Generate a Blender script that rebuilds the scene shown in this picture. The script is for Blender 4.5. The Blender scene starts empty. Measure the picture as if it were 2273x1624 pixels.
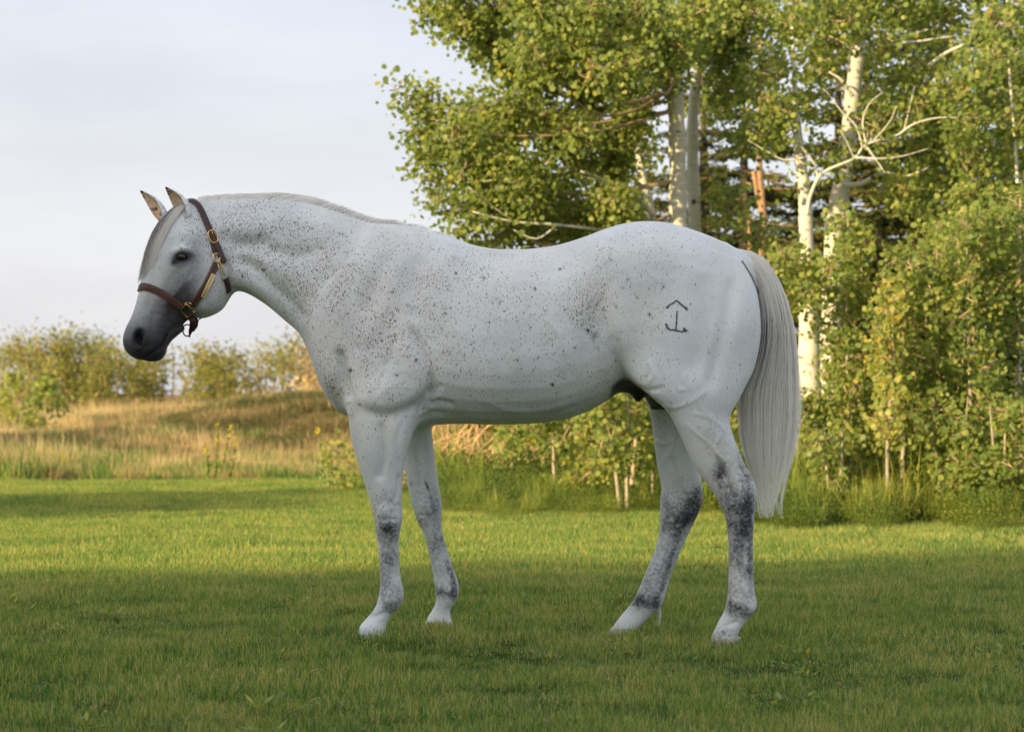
import bpy, math, random
import numpy as np
from mathutils import Vector, Matrix
from mathutils.bvhtree import BVHTree

# ---------------------------------------------------------------- camera, light, exposure
scene = bpy.context.scene
col = scene.collection
FPX, CU, HV, CAM_H = 5850.0, 1136.5, 870.0, 0.945      # focal length in photo px, centre column, horizon row, eye height
cam_d = bpy.data.cameras.new('camera')
cam = bpy.data.objects.new('camera', cam_d); col.objects.link(cam)
cam.location = (0, 0, CAM_H); cam.rotation_euler = (math.radians(90), 0, 0)
cam_d.sensor_width = 36; cam_d.lens = 36 * FPX / 2273
cam_d.shift_y = (HV - 812) / 2273
cam_d.clip_start = 0.1; cam_d.clip_end = 3000
cam_d.dof.use_dof = True; cam_d.dof.focus_distance = 9.75; cam_d.dof.aperture_fstop = 5.6
scene.camera = cam

SUN_AZ, SUN_EL = math.radians(48), math.radians(20)     # azimuth measured to the left of straight-behind-camera
sun_dir = Vector((-math.sin(SUN_AZ) * math.cos(SUN_EL), -math.cos(SUN_AZ) * math.cos(SUN_EL), math.sin(SUN_EL)))
sun_d = bpy.data.lights.new('sun', 'SUN'); sun = bpy.data.objects.new('sun', sun_d); col.objects.link(sun)
sun_d.energy = 5.0; sun_d.angle = math.radians(0.53); sun_d.color = (1.0, 0.75, 0.38)
sun.rotation_euler = sun_dir.to_track_quat('Z', 'Y').to_euler()
sun.location = (-10, -10, 20)

world = bpy.data.worlds.new('World'); scene.world = world; world.use_nodes = True
wn, wl = world.node_tree.nodes, world.node_tree.links
bg = wn['Background']
sky = wn.new('ShaderNodeTexSky'); sky.sky_type = 'NISHITA'; sky.sun_disc = False
sky.sun_elevation = SUN_EL
sky.sun_rotation = math.atan2(sun_dir.x, sun_dir.y)
sky.air_density = 0.8; sky.dust_density = 4.0; sky.ozone_density = 1.5
# thin bright overcast over the clear sky: soft cloud sheets, denser and paler low down
tc = wn.new('ShaderNodeTexCoord'); mp = wn.new('ShaderNodeMapping'); mp.inputs['Scale'].default_value = (1.3, 1.3, 5.5)
mp.inputs['Location'].default_value = (0.3, 1.7, 0.2)
cn = wn.new('ShaderNodeTexNoise'); cn.inputs['Scale'].default_value = 2.3; cn.inputs['Detail'].default_value = 6; cn.inputs['Roughness'].default_value = 0.55
wl.new(tc.outputs['Generated'], mp.inputs[0]); wl.new(mp.outputs[0], cn.inputs['Vector'])
cr = wn.new('ShaderNodeValToRGB'); wl.new(cn.outputs['Fac'], cr.inputs[0])
cr.color_ramp.elements[0].position = 0.32; cr.color_ramp.elements[0].color = (3.6, 3.58, 3.72, 1)
cr.color_ramp.elements[1].position = 0.66; cr.color_ramp.elements[1].color = (4.6, 4.55, 4.66, 1)
mx = wn.new('ShaderNodeMix'); mx.data_type = 'RGBA'; mx.blend_type = 'ADD'; mx.inputs[0].default_value = 1.0
hz = wn.new('ShaderNodeMix'); hz.data_type = 'RGBA'; hz.blend_type = 'MULTIPLY'; hz.inputs[0].default_value = 1.0; hz.inputs[7].default_value = (.38, .38, .395, 1)
wl.new(sky.outputs[0], hz.inputs[6]); wl.new(hz.outputs[2], mx.inputs[6]); wl.new(cr.outputs[0], mx.inputs[7]); wl.new(mx.outputs[2], bg.inputs['Color'])
bg.inputs['Strength'].default_value = 0.10

scene.view_settings.view_transform = 'Standard'; scene.view_settings.look = 'None'
scene.view_settings.gamma = 1; scene.view_settings.use_curve_mapping = False
scene.view_settings.exposure = 0.8
scene.render.engine = 'CYCLES'
scene.cycles.max_bounces = 7; scene.cycles.diffuse_bounces = 4; scene.cycles.transmission_bounces = 4
scene.cycles.transparent_max_bounces = 8
scene.cycles.use_denoising = True

# ---------------------------------------------------------------- helpers
def P(u, v, y):
    "world point that photo pixel (u, v of 2273 x 1624) shows at distance y"
    return Vector(((u - CU) * y / FPX, y, CAM_H - (v - HV) * y / FPX))

def tag(o, label=None, cat=None, group=None, kind=None):
    if label: o['label'] = label
    if cat: o['category'] = cat
    if group: o['group'] = group
    if kind: o['kind'] = kind
    return o

def empty(name, loc, label=None, cat=None, group=None):
    o = bpy.data.objects.new(name, None); col.objects.link(o); o.location = loc
    return tag(o, label, cat, group)

def wloc(o):
    p = Vector((0, 0, 0))
    while o: p += o.location; o = o.parent
    return p

def mesh_obj(name, verts, faces, mat=None, parent=None, smooth=False, attrs=None, origin=None):
    "faces: list of tuples, or (n,3)/(n,4) int arrays, or a list of such arrays"
    me = bpy.data.meshes.new(name)
    verts = np.asarray(verts, dtype=np.float32)
    if origin is not None: verts = verts - np.asarray(origin, dtype=np.float32)
    if isinstance(faces, np.ndarray): faces = [faces]
    if len(faces) and isinstance(faces[0], np.ndarray):
        loops = np.concatenate([f.ravel() for f in faces]).astype(np.int32)
        tot = np.concatenate([np.full(len(f), f.shape[1], dtype=np.int32) for f in faces])
        start = np.concatenate([[0], np.cumsum(tot)[:-1]]).astype(np.int32)
        me.vertices.add(len(verts)); me.vertices.foreach_set('co', verts.ravel())
        me.loops.add(len(loops)); me.loops.foreach_set('vertex_index', loops)
        me.polygons.add(len(tot)); me.polygons.foreach_set('loop_start', start); me.polygons.foreach_set('loop_total', tot)
        me.update(calc_edges=True)
    else:
        me.from_pydata([tuple(map(float, v)) for v in verts], [], [tuple(f) for f in faces])
        me.update()
    if attrs:
        for k, a in attrs.items():
            a = np.asarray(a, dtype=np.float32)
            if a.ndim == 1:
                at = me.attributes.new(k, 'FLOAT', 'POINT'); at.data.foreach_set('value', a)
            else:
                at = me.attributes.new(k, 'FLOAT_VECTOR', 'POINT'); at.data.foreach_set('vector', a.ravel())
    if smooth: me.polygons.foreach_set('use_smooth', np.ones(len(me.polygons), dtype=bool))
    if mat: me.materials.append(mat)
    o = bpy.data.objects.new(name, me); col.objects.link(o)
    if origin is not None: o.location = origin
    if parent:
        o.parent = parent
        o.location = Vector(origin if origin is not None else (0, 0, 0)) - wloc(parent)
    return o

class MB:
    "collects shapes for ONE mesh"
    def __init__(s): s.v = []; s.f = []; s.a = []; s.n = 0
    def add(s, v, f, a=0.0):
        v = np.asarray(v, dtype=np.float32).reshape(-1, 3)
        s.v.append(v); s.f += [tuple(int(i) + s.n for i in q) for q in f]
        s.a.append(np.full(len(v), a, dtype=np.float32) if np.isscalar(a) else np.asarray(a, dtype=np.float32)); s.n += len(v)
    def tube(s, pts, rads, sides=6, a=0.0, cap=True):
        pts = [Vector(p) for p in pts]; n = len(pts)
        if np.isscalar(rads): rads = [rads] * n
        ref = Vector((0.31, 0.87, 0.37)); vs = []; 
        t0 = (pts[1] - pts[0]).normalized(); nrm = t0.cross(ref).normalized()
        for i in range(n):
            t = (pts[min(i + 1, n - 1)] - pts[max(i - 1, 0)]).normalized()
            nrm = (nrm - t * nrm.dot(t)).normalized(); b = t.cross(nrm)
            for k in range(sides):
                an = 2 * math.pi * k / sides
                vs.append(pts[i] + (nrm * math.cos(an) + b * math.sin(an)) * rads[i])
        fs = [(i * sides + k, i * sides + (k + 1) % sides, (i + 1) * sides + (k + 1) % sides, (i + 1) * sides + k) for i in range(n - 1) for k in range(sides)]
        if cap: fs += [tuple(range(sides))[::-1], tuple((n - 1) * sides + k for k in range(sides))]
        s.add([tuple(v) for v in vs], fs, a)
    def build(s, name, mat=None, parent=None, smooth=False, attr='rnd', origin=None):
        return mesh_obj(name, np.concatenate(s.v), s.f, mat, parent, smooth, {attr: np.concatenate(s.a)}, origin)

def new_mat(name):
    m = bpy.data.materials.new(name); m.use_nodes = True
    nt = m.node_tree; b = nt.nodes['Principled BSDF']
    b.inputs['Roughness'].default_value = 0.7
    return m, nt.nodes, nt.links, b

def simple_mat(name, rgb, rough=0.6, metal=0.0, noise=0.0, nscale=40.0, bump=0.0, spec=0.5):
    m, n, l, b = new_mat(name)
    b.inputs['Base Color'].default_value = (*rgb, 1); b.inputs['Roughness'].default_value = rough; b.inputs['Metallic'].default_value = metal
    b.inputs['Specular IOR Level'].default_value = spec
    if noise or bump:
        tcx = n.new('ShaderNodeTexCoord'); nz = n.new('ShaderNodeTexNoise'); nz.inputs['Scale'].default_value = nscale; nz.inputs['Detail'].default_value = 4
        l.new(tcx.outputs['Object'], nz.inputs['Vector'])
        if noise:
            r = n.new('ShaderNodeMapRange'); r.inputs[1].default_value = 0.25; r.inputs[2].default_value = 0.75; r.inputs[3].default_value = 1 - noise; r.inputs[4].default_value = 1 + noise
            l.new(nz.outputs['Fac'], r.inputs[0])
            mu = n.new('ShaderNodeVectorMath'); mu.operation = 'SCALE'; mu.inputs[0].default_value = rgb
            l.new(r.outputs[0], mu.inputs['Scale']); l.new(mu.outputs[0], b.inputs['Base Color'])
        if bump:
            bp = n.new('ShaderNodeBump'); bp.inputs['Strength'].default_value = bump; bp.inputs['Distance'].default_value = 0.002
            l.new(nz.outputs['Fac'], bp.inputs['Height']); l.new(bp.outputs[0], b.inputs['Normal'])
    return m

def leafy_mat(name, stops, transl=0.35, rough=0.55, spec=0.25, patch=0.0, pscale=0.4):
    "foliage: colour ramp over the per-leaf attribute rnd, part of the light passes through the blade"
    m, n, l, b = new_mat(name)
    at = n.new('ShaderNodeAttribute'); at.attribute_name = 'rnd'
    src = at.outputs['Fac']
    if patch:
        ge = n.new('ShaderNodeNewGeometry'); nz = n.new('ShaderNodeTexNoise'); nz.inputs['Scale'].default_value = pscale; nz.inputs['Detail'].default_value = 3
        l.new(ge.outputs['Position'], nz.inputs['Vector'])
        mr = n.new('ShaderNodeMapRange'); mr.inputs[1].default_value = 0.3; mr.inputs[2].default_value = 0.7; mr.inputs[3].default_value = -patch; mr.inputs[4].default_value = patch
        l.new(nz.outputs['Fac'], mr.inputs[0])
        ad = n.new('ShaderNodeMath'); ad.operation = 'ADD'; ad.use_clamp = True; l.new(src, ad.inputs[0]); l.new(mr.outputs[0], ad.inputs[1]); src = ad.outputs[0]
    rp = n.new('ShaderNodeValToRGB'); l.new(src, rp.inputs[0])
    e = rp.color_ramp.elements
    e[0].position = stops[0][0]; e[0].color = (*stops[0][1], 1); e[1].position = stops[-1][0]; e[1].color = (*stops[-1][1], 1)
    for p, c in stops[1:-1]:
        x = e.new(p); x.color = (*c, 1)
    l.new(rp.outputs[0], b.inputs['Base Color']); b.inputs['Roughness'].default_value = rough; b.inputs['Specular IOR Level'].default_value = spec
    tr = n.new('ShaderNodeBsdfTranslucent')
    sc = n.new('ShaderNodeVectorMath'); sc.operation = 'MULTIPLY'; sc.inputs[1].default_value = (1.5, 1.35, 0.7); l.new(rp.outputs[0], sc.inputs[0]); l.new(sc.outputs[0], tr.inputs['Color'])
    ms = n.new('ShaderNodeMixShader'); ms.inputs[0].default_value = transl
    l.new(b.outputs[0], ms.inputs[1]); l.new(tr.outputs[0], ms.inputs[2])
    l.new(ms.outputs[0], n['Material Output'].inputs['Surface'])
    return m

rng = np.random.default_rng(7)
random.seed(11)
# ---------------------------------------------------------------- the horse
HY = 10.0
VOX = 0.0072
def catmull(arr, sub):
    "arr (n, c): smooth rows between stations"
    arr = np.asarray(arr, dtype=float); n = len(arr); out = []
    for i in range(n - 1):
        p0, p1, p2, p3 = arr[max(i - 1, 0)], arr[i], arr[i + 1], arr[min(i + 2, n - 1)]
        for j in range(sub):
            t = j / sub
            out.append(0.5 * ((2 * p1) + (-p0 + p2) * t + (2 * p0 - 5 * p1 + 4 * p2 - p3) * t * t + (-p0 + 3 * p1 - 3 * p2 + p3) * t ** 3))
    out.append(arr[-1]); return np.array(out)

def uv2w(u, v, y):
    return np.stack([(u - CU) * y / FPX, y, CAM_H - (v - HV) * y / FPX], -1)

def loft(sections, sub=4, ring=32):
    "section: (Au, Av, Bu, Bv, half width m, centre y, roundness n, width bias a): closed tube through superellipse rings"
    S = catmull(sections, sub); th = np.linspace(0, 2 * np.pi, ring, endpoint=False)
    V = []
    for au, av, bu, bv, hw, cy, n, a in S:
        c, s = np.cos(th), np.sin(th); e = 2.0 / n
        sc = np.sign(c) * np.abs(c) ** e; ss = np.sign(s) * np.abs(s) ** e
        A = uv2w(np.array(au), np.array(av), np.array(cy)); B = uv2w(np.array(bu), np.array(bv), np.array(cy))
        mid, half = (A + B) / 2, (B - A) / 2
        p = mid[None] + half[None] * sc[:, None]; p[:, 1] += hw * ss * (1 + a * sc)
        V.append(p)
    m = len(S); V = np.concatenate(V)
    q = [(i * ring + k, (i + 1) * ring + k, (i + 1) * ring + (k + 1) % ring, i * ring + (k + 1) % ring) for i in range(m - 1) for k in range(ring)]
    c0, c1 = len(V), len(V) + 1
    V = np.concatenate([V, V[:ring].mean(0)[None], V[(m - 1) * ring:m * ring].mean(0)[None]])
    t = [(c0, k, (k + 1) % ring) for k in range(ring)] + [(c1, (m - 1) * ring + (k + 1) % ring, (m - 1) * ring + k) for k in range(ring)]
    return V, np.array(q), np.array(t)

def sec(y, rows, n=2.3, a=0.0):
    out = []
    for r in rows:
        r = list(r); yy = y
        if len(r) > 5 and r[5] is not None: yy = r[5]
        out.append((r[0], r[1], r[2], r[3], r[4], yy, r[6] if len(r) > 6 else n, r[7] if len(r) > 7 else a))
    return out

torso = sec(10.0, [
 (693,700,696,775,.06), (698,672,704,820,.13), (716,645,720,866,.178), (742,615,745,906,.2), (775,570,775,924,.213), (815,532,815,938,.226,None,2.3,.15),
 (860,510,862,946,.238,None,2.25,.3), (915,510,918,948,.25,None,2.2,.38), (960,515,960,944,.265,None,2.2,.32), (1000,525,1000,941,.28,None,2.2,.24),
 (1050,543,1050,941,.294,None,2.25,.15), (1100,552,1100,942,.303,None,2.25,.1), (1160,553,1160,941,.308,None,2.25,.07), (1230,545,1230,935,.308,None,2.25,.03),
 (1290,528,1290,919,.3,None,2.25,0), (1340,509,1340,894,.288,None,2.3,-.04), (1385,496,1380,866,.278,None,2.35,-.08), (1430,491,1430,852,.272,None,2.4,-.08),
 (1480,494,1480,850,.268,None,2.4,-.05), (1540,511,1540,850,.255,None,2.4,0), (1595,532,1595,850,.235,None,2.3,.05), (1635,556,1632,830,.2,None,2.2,.1), (1662,600,1655,800,.15), (1678,650,1670,760,.08)])
neck = sec(10.0, [
 (420,450,475,600,.055), (445,445,492,632,.07), (480,444,512,643,.082), (525,443,545,648,.09), (585,441,588,673,.1), (645,444,630,708,.112), (700,455,668,742,.128),
 (750,470,698,785,.145), (800,488,735,830,.165), (860,506,780,870,.18), (920,516,850,890,.18)], n=2.1, a=.22)
head = sec(10.0, [
 (424,447,470,500,.048), (400,453,480,525,.068), (374,470,492,560,.086), (351,499,498,594,.097), (335,532,503,628,.102), (324,568,500,656,.097), (317,605,484,683,.086),
 (310,640,452,699,.073), (302,672,425,704,.063), (292,702,402,722,.058), (280,726,382,741,.06), (273,750,370,762,.063), (276,773,366,783,.057), (290,790,354,797,.04), (305,798,338,801,.015)], n=2.35, a=-.06)
cheek = sec(10.0, [(458,560,500,600,.07), (425,590,504,625,.09), (408,622,504,652,.098), (406,655,492,678,.095), (418,682,474,690,.08), (436,694,455,697,.04)], n=2.3)
lowlip = sec(10.0, [(398,722,412,730,.03), (372,744,385,752,.032), (345,775,368,770,.037), (330,790,364,786,.036), (328,798,354,799,.02)], n=2.2)
nfore = sec(9.82, [
 (790,800,920,800,.07,9.85), (772,865,928,860,.085), (774,925,925,932,.085), (777,960,916,966,.08), (786,1000,904,1000,.072), (799,1040,896,1040,.063), (812,1080,893,1080,.055),
 (823,1118,892,1118,.052), (830,1148,893,1148,.054), (834,1175,889,1175,.049), (838,1205,885,1202,.04), (842,1240,887,1240,.036), (844,1278,889,1278,.036), (843,1303,894,1300,.041),
 (839,1330,897,1318,.045), (830,1352,891,1340,.043), (818,1367,873,1360,.038), (806,1380,860,1378,.044), (798,1390,856,1390,.052), (794,1408,860,1408,.057), (788,1432,864,1432,.062)])
ffore = sec(10.18, [
 (850,860,960,860,.07), (878,930,958,935,.07), (888,985,961,980,.065), (898,1040,968,1040,.057), (905,1080,975,1080,.053), (914,1120,981,1118,.052), (927,1157,980,1150,.052),
 (942,1190,982,1182,.044), (951,1224,992,1216,.037), (959,1262,1004,1254,.036), (964,1294,1015,1284,.04), (967,1318,1019,1308,.045), (967,1338,1013,1332,.043), (958,1355,1000,1350,.038),
 (948,1372,1001,1372,.044), (941,1388,1009,1387,.053), (936,1411,1013,1411,.058)])
nhind = sec(9.8, [
 (1420,560,1640,590,.06,9.9,2.2), (1395,650,1674,655,.12,9.88), (1385,740,1688,735,.145,9.87), (1387,808,1676,812,.145,9.86), (1412,850,1654,860,.13,9.84), (1446,880,1634,898,.11,9.82), (1482,912,1620,925,.095,9.81),
 (1502,950,1624,955,.083), (1521,992,1639,995,.07), (1544,1040,1656,1035,.059), (1569,1075,1672,1062,.054), (1591,1105,1679,1092,.053), (1607,1140,1676,1130,.05), (1614,1175,1673,1170,.042),
 (1617,1215,1672,1212,.037), (1617,1260,1673,1260,.037), (1616,1300,1674,1298,.041), (1613,1332,1678,1325,.046), (1609,1352,1679,1349,.046), (1599,1370,1656,1378,.041), (1589,1390,1643,1396,.046),
 (1580,1410,1638,1412,.055), (1574,1434,1642,1434,.06)])
fhind = sec(10.2, [
 (1420,640,1640,650,.1,10.12), (1400,760,1650,760,.13,10.13), (1410,840,1610,840,.12,10.15), (1437,895,1575,900,.095,10.18), (1447,940,1560,945,.08), (1453,990,1548,985,.066), (1460,1040,1551,1035,.058), (1468,1080,1558,1072,.054),
 (1465,1112,1561,1102,.053), (1465,1145,1552,1135,.049), (1463,1180,1531,1178,.042), (1455,1215,1511,1222,.037), (1441,1250,1495,1262,.037), (1427,1285,1483,1300,.039), (1415,1313,1475,1325,.043),
 (1404,1335,1468,1345,.045), (1390,1352,1446,1364,.04), (1374,1371,1430,1380,.043), (1360,1392,1418,1394,.052), (1352,1411,1416,1411,.055)])
sheath = sec(10.0, [(1350,800,1400,780,.05), (1362,850,1440,815,.065), (1392,866,1450,845,.06), (1403,876,1440,868,.045), (1410,888,1426,884,.025), (1414,893,1420,892,.008)])
scrot = sec(10.0, [(1410,800,1500,780,.06), (1430,862,1500,850,.06), (1445,880,1496,880,.055), (1462,896,1490,900,.03)])
# neck of the tail (dock), solid core the hair hangs on
dock = sec(10.0, [(1600,560,1612,545,.02), (1625,556,1650,590,.035), (1655,560,1664,610,.04), (1686,575,1678,640,.038), (1712,610,1690,660,.035), (1730,650,1700,700,.03), (1740,700,1706,720,.02)])
PARTS = [(torso, 0), (neck, .05), (head, .03), (cheek, .03), (lowlip, .012), (nfore, .04), (ffore, .04), (nhind, .035), (fhind, .04), (sheath, .025), (scrot, .02), (dock, .02)]

def vdb_union(parts, vox):
    import openvdb as vdb
    tr = vdb.createLinearTransform(vox); BW = 10.0; BG = BW * vox
    grids = []
    for s, k in parts:
        V, q, t = loft(s)
        g = vdb.FloatGrid.createLevelSetFromPolygons(V.astype(np.float32), triangles=t.astype(np.uint32), quads=q.astype(np.uint32), transform=tr, halfWidth=BW)
        bb = g.evalActiveVoxelBoundingBox(); lo, hi = np.array(bb[0]), np.array(bb[1])
        a = np.zeros(hi - lo + 1, dtype=np.float32); g.copyToArray(a, ijk=tuple(int(x) for x in lo)); grids.append((a, lo, hi, k))
    LO = np.min([g[1] for g in grids], 0) - 2; HI = np.max([g[2] for g in grids], 0) + 2
    acc = np.full(HI - LO + 1, BG, dtype=np.float32)
    for a, lo, hi, k in grids:
        sl = tuple(slice(int(x), int(y)) for x, y in zip(lo - LO, hi - LO + 1)); b = acc[sl]
        if k:
            kk = k * 1.6; h = np.clip(kk - np.abs(a - b), 0, None) / kk; acc[sl] = np.minimum(a, b) - h * h * kk * .25
        else: acc[sl] = np.minimum(a, b)
    return acc, LO, BG, tr

def carve(acc, LO, vox, c, rad, R, k):
    "smoothly subtract an ellipsoid: centre c, radii rad, rotation R"
    c = np.array(c); rad = np.array(rad); r = rad.max() + .03
    lo = np.floor((c - r) / vox).astype(int) - LO; hi = np.ceil((c + r) / vox).astype(int) - LO
    sl = tuple(slice(int(x), int(y)) for x, y in zip(lo, hi))
    ax = [(np.arange(s.start, s.stop) + LO[i]) * vox - c[i] for i, s in enumerate(sl)]
    X = np.stack(np.meshgrid(*ax, indexing='ij'), -1) @ np.array(R)
    q = X / rad; d = (np.sqrt((q ** 2).sum(-1)) - 1) * rad.min()
    a = acc[sl]; b = -d
    h = np.clip(k - np.abs(a - b), 0, None) / k
    acc[sl] = np.maximum(a, b) + h * h * k * .25

def lap_smooth(V, E, it, lam=.5, w=None):
    n = len(V); deg = np.bincount(E.ravel(), minlength=n)[:, None]
    for i in range(it):
        s = np.zeros_like(V)
        for k in range(3):
            s[:, k] = np.bincount(E[:, 0], V[E[:, 1], k], n) + np.bincount(E[:, 1], V[E[:, 0], k], n)
        d = (s / np.maximum(deg, 1) - V) * lam
        V = V + (d if w is None else d * w[:, None])
    return V

def vnormals(V, Q):
    a, b, c, d = (V[Q[:, i]] for i in range(4)); fn = np.cross(c - a, d - b); N = np.zeros_like(V)
    for i in range(4):
        for k in range(3): N[:, k] += np.bincount(Q[:, i], fn[:, k], len(V))
    return N / np.maximum(np.linalg.norm(N, axis=1), 1e-9)[:, None]

def pdist(u, v, pl):
    "distance (px) to a polyline, its sign (+ = right-hand side walking along it, v pointing down) and position 0..1"
    pl = np.array(catmull(pl, 5)) if len(pl) > 2 else np.array(pl, dtype=float)
    seg = np.linalg.norm(np.diff(pl, axis=0), axis=1); tot = seg.sum(); acc_l = 0
    best = np.full(len(u), 1e9); sg = np.zeros(len(u)); par = np.zeros(len(u))
    for (a, b, L) in zip(pl[:-1], pl[1:], seg):
        d = b - a; t = np.clip(((u - a[0]) * d[0] + (v - a[1]) * d[1]) / (L * L + 1e-9), 0, 1)
        du, dv = u - a[0] - t * d[0], v - a[1] - t * d[1]; dist = np.hypot(du, dv)
        m = dist < best; best[m] = dist[m]; sg[m] = np.sign(d[0] * dv - d[1] * du)[m]; par[m] = ((acc_l + t * L) / tot)[m]; acc_l += L
    return best, sg, par
VOX = 0.0055
ACC, LO, BG, VTR = vdb_union(PARTS, VOX)
def sgnside(c): return c
# nostrils, eye sockets, groin hollow, carved on both sides
for sd in (-1, 1):
    def side(u, v, off): 
        w = P(u, v, HY - off); return (w.x, HY + sd * off, w.z)
    a = math.radians(14)
    Rn = np.array(Matrix.Rotation(-a, 3, 'Y') @ Matrix.Rotation(sd * math.radians(-24), 3, 'Z'))
    carve(ACC, LO, VOX, side(309, 749, .058), (.020, .036, .030), Rn, .012)
    carve(ACC, LO, VOX, side(318, 764, .056), (.009, .02, .016), Rn, .012)
    Re = np.array(Matrix.Rotation(math.radians(16), 3, 'Y'))
    carve(ACC, LO, VOX, side(403.5, 570.5, .104), (.0250, .028, .0175), Re, .008)
ACC2 = np.clip(ACC, -BG, BG)
import openvdb as vdb
g = vdb.FloatGrid(BG); g.transform = VTR; g.copyFromArray(ACC2, ijk=tuple(int(x) for x in LO), tolerance=0.0)
g.prune(); g.signedFloodFill() if False else None
V, T_, Q = None, None, None
res = g.convertToQuads(isovalue=0.0)
V, Q = np.array(res[0], dtype=np.float64), np.array(res[1], dtype=np.int64)
del ACC, ACC2, g
e = np.concatenate([Q[:, [0, 1]], Q[:, [1, 2]], Q[:, [2, 3]], Q[:, [3, 0]]]); e.sort(axis=1); E_ = np.unique(e, axis=0)
# keep the largest connected piece only
lab = np.arange(len(V))
while True:
    old = lab.copy()
    m = np.minimum(lab[E_[:, 0]], lab[E_[:, 1]]); np.minimum.at(lab, E_[:, 0], m); np.minimum.at(lab, E_[:, 1], m); lab = lab[lab]
    if (lab == old).all(): break
main = np.bincount(lab).argmax(); keep = lab == main
idx = np.cumsum(keep) - 1; Q = idx[Q[keep[Q].all(1)]]; V = V[keep]; E_ = idx[E_[keep[E_].all(1)]]
N = vnormals(V, Q)
if (N[:, 1] * (V[:, 1] - HY)).sum() < 0: Q = Q[:, ::-1]; N = -N
def proj(V, N):
    y = np.where(V[:, 1] > HY, 2 * HY - V[:, 1], V[:, 1])
    return V[:, 0] * FPX / y + CU, HV - (V[:, 2] - CAM_H) * FPX / y
U_, W_ = proj(V, N)
headm = np.clip((560 - U_) / 40, 0, 1) * np.clip((830 - W_) / 10, 0, 1)
V = lap_smooth(V, E_, 3, .5); V = lap_smooth(V, E_, 5, .5, np.clip(1 - headm, .15, 1))

def smooth01(x): x = np.clip(x, 0, 1); return x * x * (3 - 2 * x)
N = vnormals(V, Q); U_, W_ = proj(V, N)
near = V[:, 1] < HY; leglow = W_ > 905
# far legs are seen in their own true projection
Uf = V[:, 0] * FPX / V[:, 1] + CU; Wf = HV - (V[:, 2] - CAM_H) * FPX / V[:, 1]
face = np.clip(np.abs(N[:, 1]) * 1.6, 0, 1) ** .7
body = np.where(leglow & ~near, 0.0, 1.0) * face
farl = np.where(leglow & ~near, 1.0, 0.0) * np.clip(-N[:, 1] * 1.6, 0, 1)
D = np.zeros(len(V))
def bulge(c, ru, rv, amp, rot=0, w=None, uu=None):
    global D
    uu = (U_, W_) if uu is None else uu; w = body if w is None else w
    a = math.radians(rot); du, dv = uu[0] - c[0], uu[1] - c[1]
    x, y = (du * math.cos(a) + dv * math.sin(a)) / ru, (-du * math.sin(a) + dv * math.cos(a)) / rv
    D += amp * np.exp(-(x * x + y * y)) * w
def line(pl, sig, amp, w=None, uu=None, taper=.15):
    global D
    uu = (U_, W_) if uu is None else uu; w = body if w is None else w
    pl = np.array(pl, float); m = (uu[0] > pl[:, 0].min() - 4 * sig) & (uu[0] < pl[:, 0].max() + 4 * sig) & (uu[1] > pl[:, 1].min() - 4 * sig) & (uu[1] < pl[:, 1].max() + 4 * sig)
    i = np.nonzero(m)[0]
    if not len(i): return
    d, s, p = pdist(uu[0][i], uu[1][i], pl)
    D[i] += amp * np.exp(-(d / sig) ** 2) * (smooth01(p / taper) * smooth01((1 - p) / taper) if taper else 1) * w[i]
def step(pl, near_s, far_s, amp, side, w=None, taper=.15):
    "ground raised along one side of a line, falling off away from it: a muscle's edge"
    global D
    w = body if w is None else w
    pl = np.array(pl, float); r = 3 * far_s; m = (U_ > pl[:, 0].min() - r) & (U_ < pl[:, 0].max() + r) & (W_ > pl[:, 1].min() - r) & (W_ < pl[:, 1].max() + r)
    i = np.nonzero(m)[0]; d, s, p = pdist(U_[i], W_[i], pl); x = d * s * side
    e = smooth01(p / taper) * smooth01((1 - p) / taper)
    D[i] += amp * (smooth01((x + near_s) / (2 * near_s)) * np.exp(-np.clip(x, 0, None) / far_s) - .22 * np.exp(-((x + near_s) / near_s) ** 2)) * e * w[i]

# neck
step([(835,490),(797,550),(766,592),(736,623),(711,660),(695,712),(697,772),(706,840),(730,905)], 10, 70, .018, -1, taper=.25)
line([(492,505),(505,530),(535,542),(575,536),(600,520)], 15, -.010)
bulge((545, 505), 55, 26, .008, -8)
line([(560,548),(605,556),(645,565),(690,560),(730,540)], 16, -.008)
line([(506,560),(545,585),(577,603),(600,632),(640,668),(680,720)], 14, -.009)
bulge((560, 630), 60, 20, .006, 28); bulge((650, 610), 60, 25, .006, 20)
step([(508,560),(512,600),(512,640)], 5, 18, .008, -1)
bulge((700, 500), 90, 26, .006, 14)
# shoulder, arm
line([(905,545),(880,620),(845,700),(800,780)], 22, .006)
line([(860,560),(835,630),(800,700)], 16, -.005)
line([(935,560),(930,640),(915,720)], 20, -.005)
step([(775,866),(800,893),(830,904),(858,909),(900,895),(936,868),(950,820),(940,760)], 15, 60, .013, -1, taper=.3); bulge((862, 868), 50, 28, .008, -8)
line([(905,715),(928,765),(946,815),(956,858),(942,900),(928,940)], 11, -.012)
bulge((915, 790), 34, 50, .007, -20); bulge((830, 820), 45, 60, .008, 0)
line([(880,740),(868,790),(850,835),(835,880)], 9, -.004)
line([(752,770),(764,815),(769,855),(775,893)], 10, -.013)
bulge((735, 850), 18, 34, .006, 0)
line([(955,905),(975,890),(1010,900)], 6, -.004); line([(935,935),(960,915),(990,920)], 5, -.004); line([(945,880),(965,868),(985,850)], 7, -.004)
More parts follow.
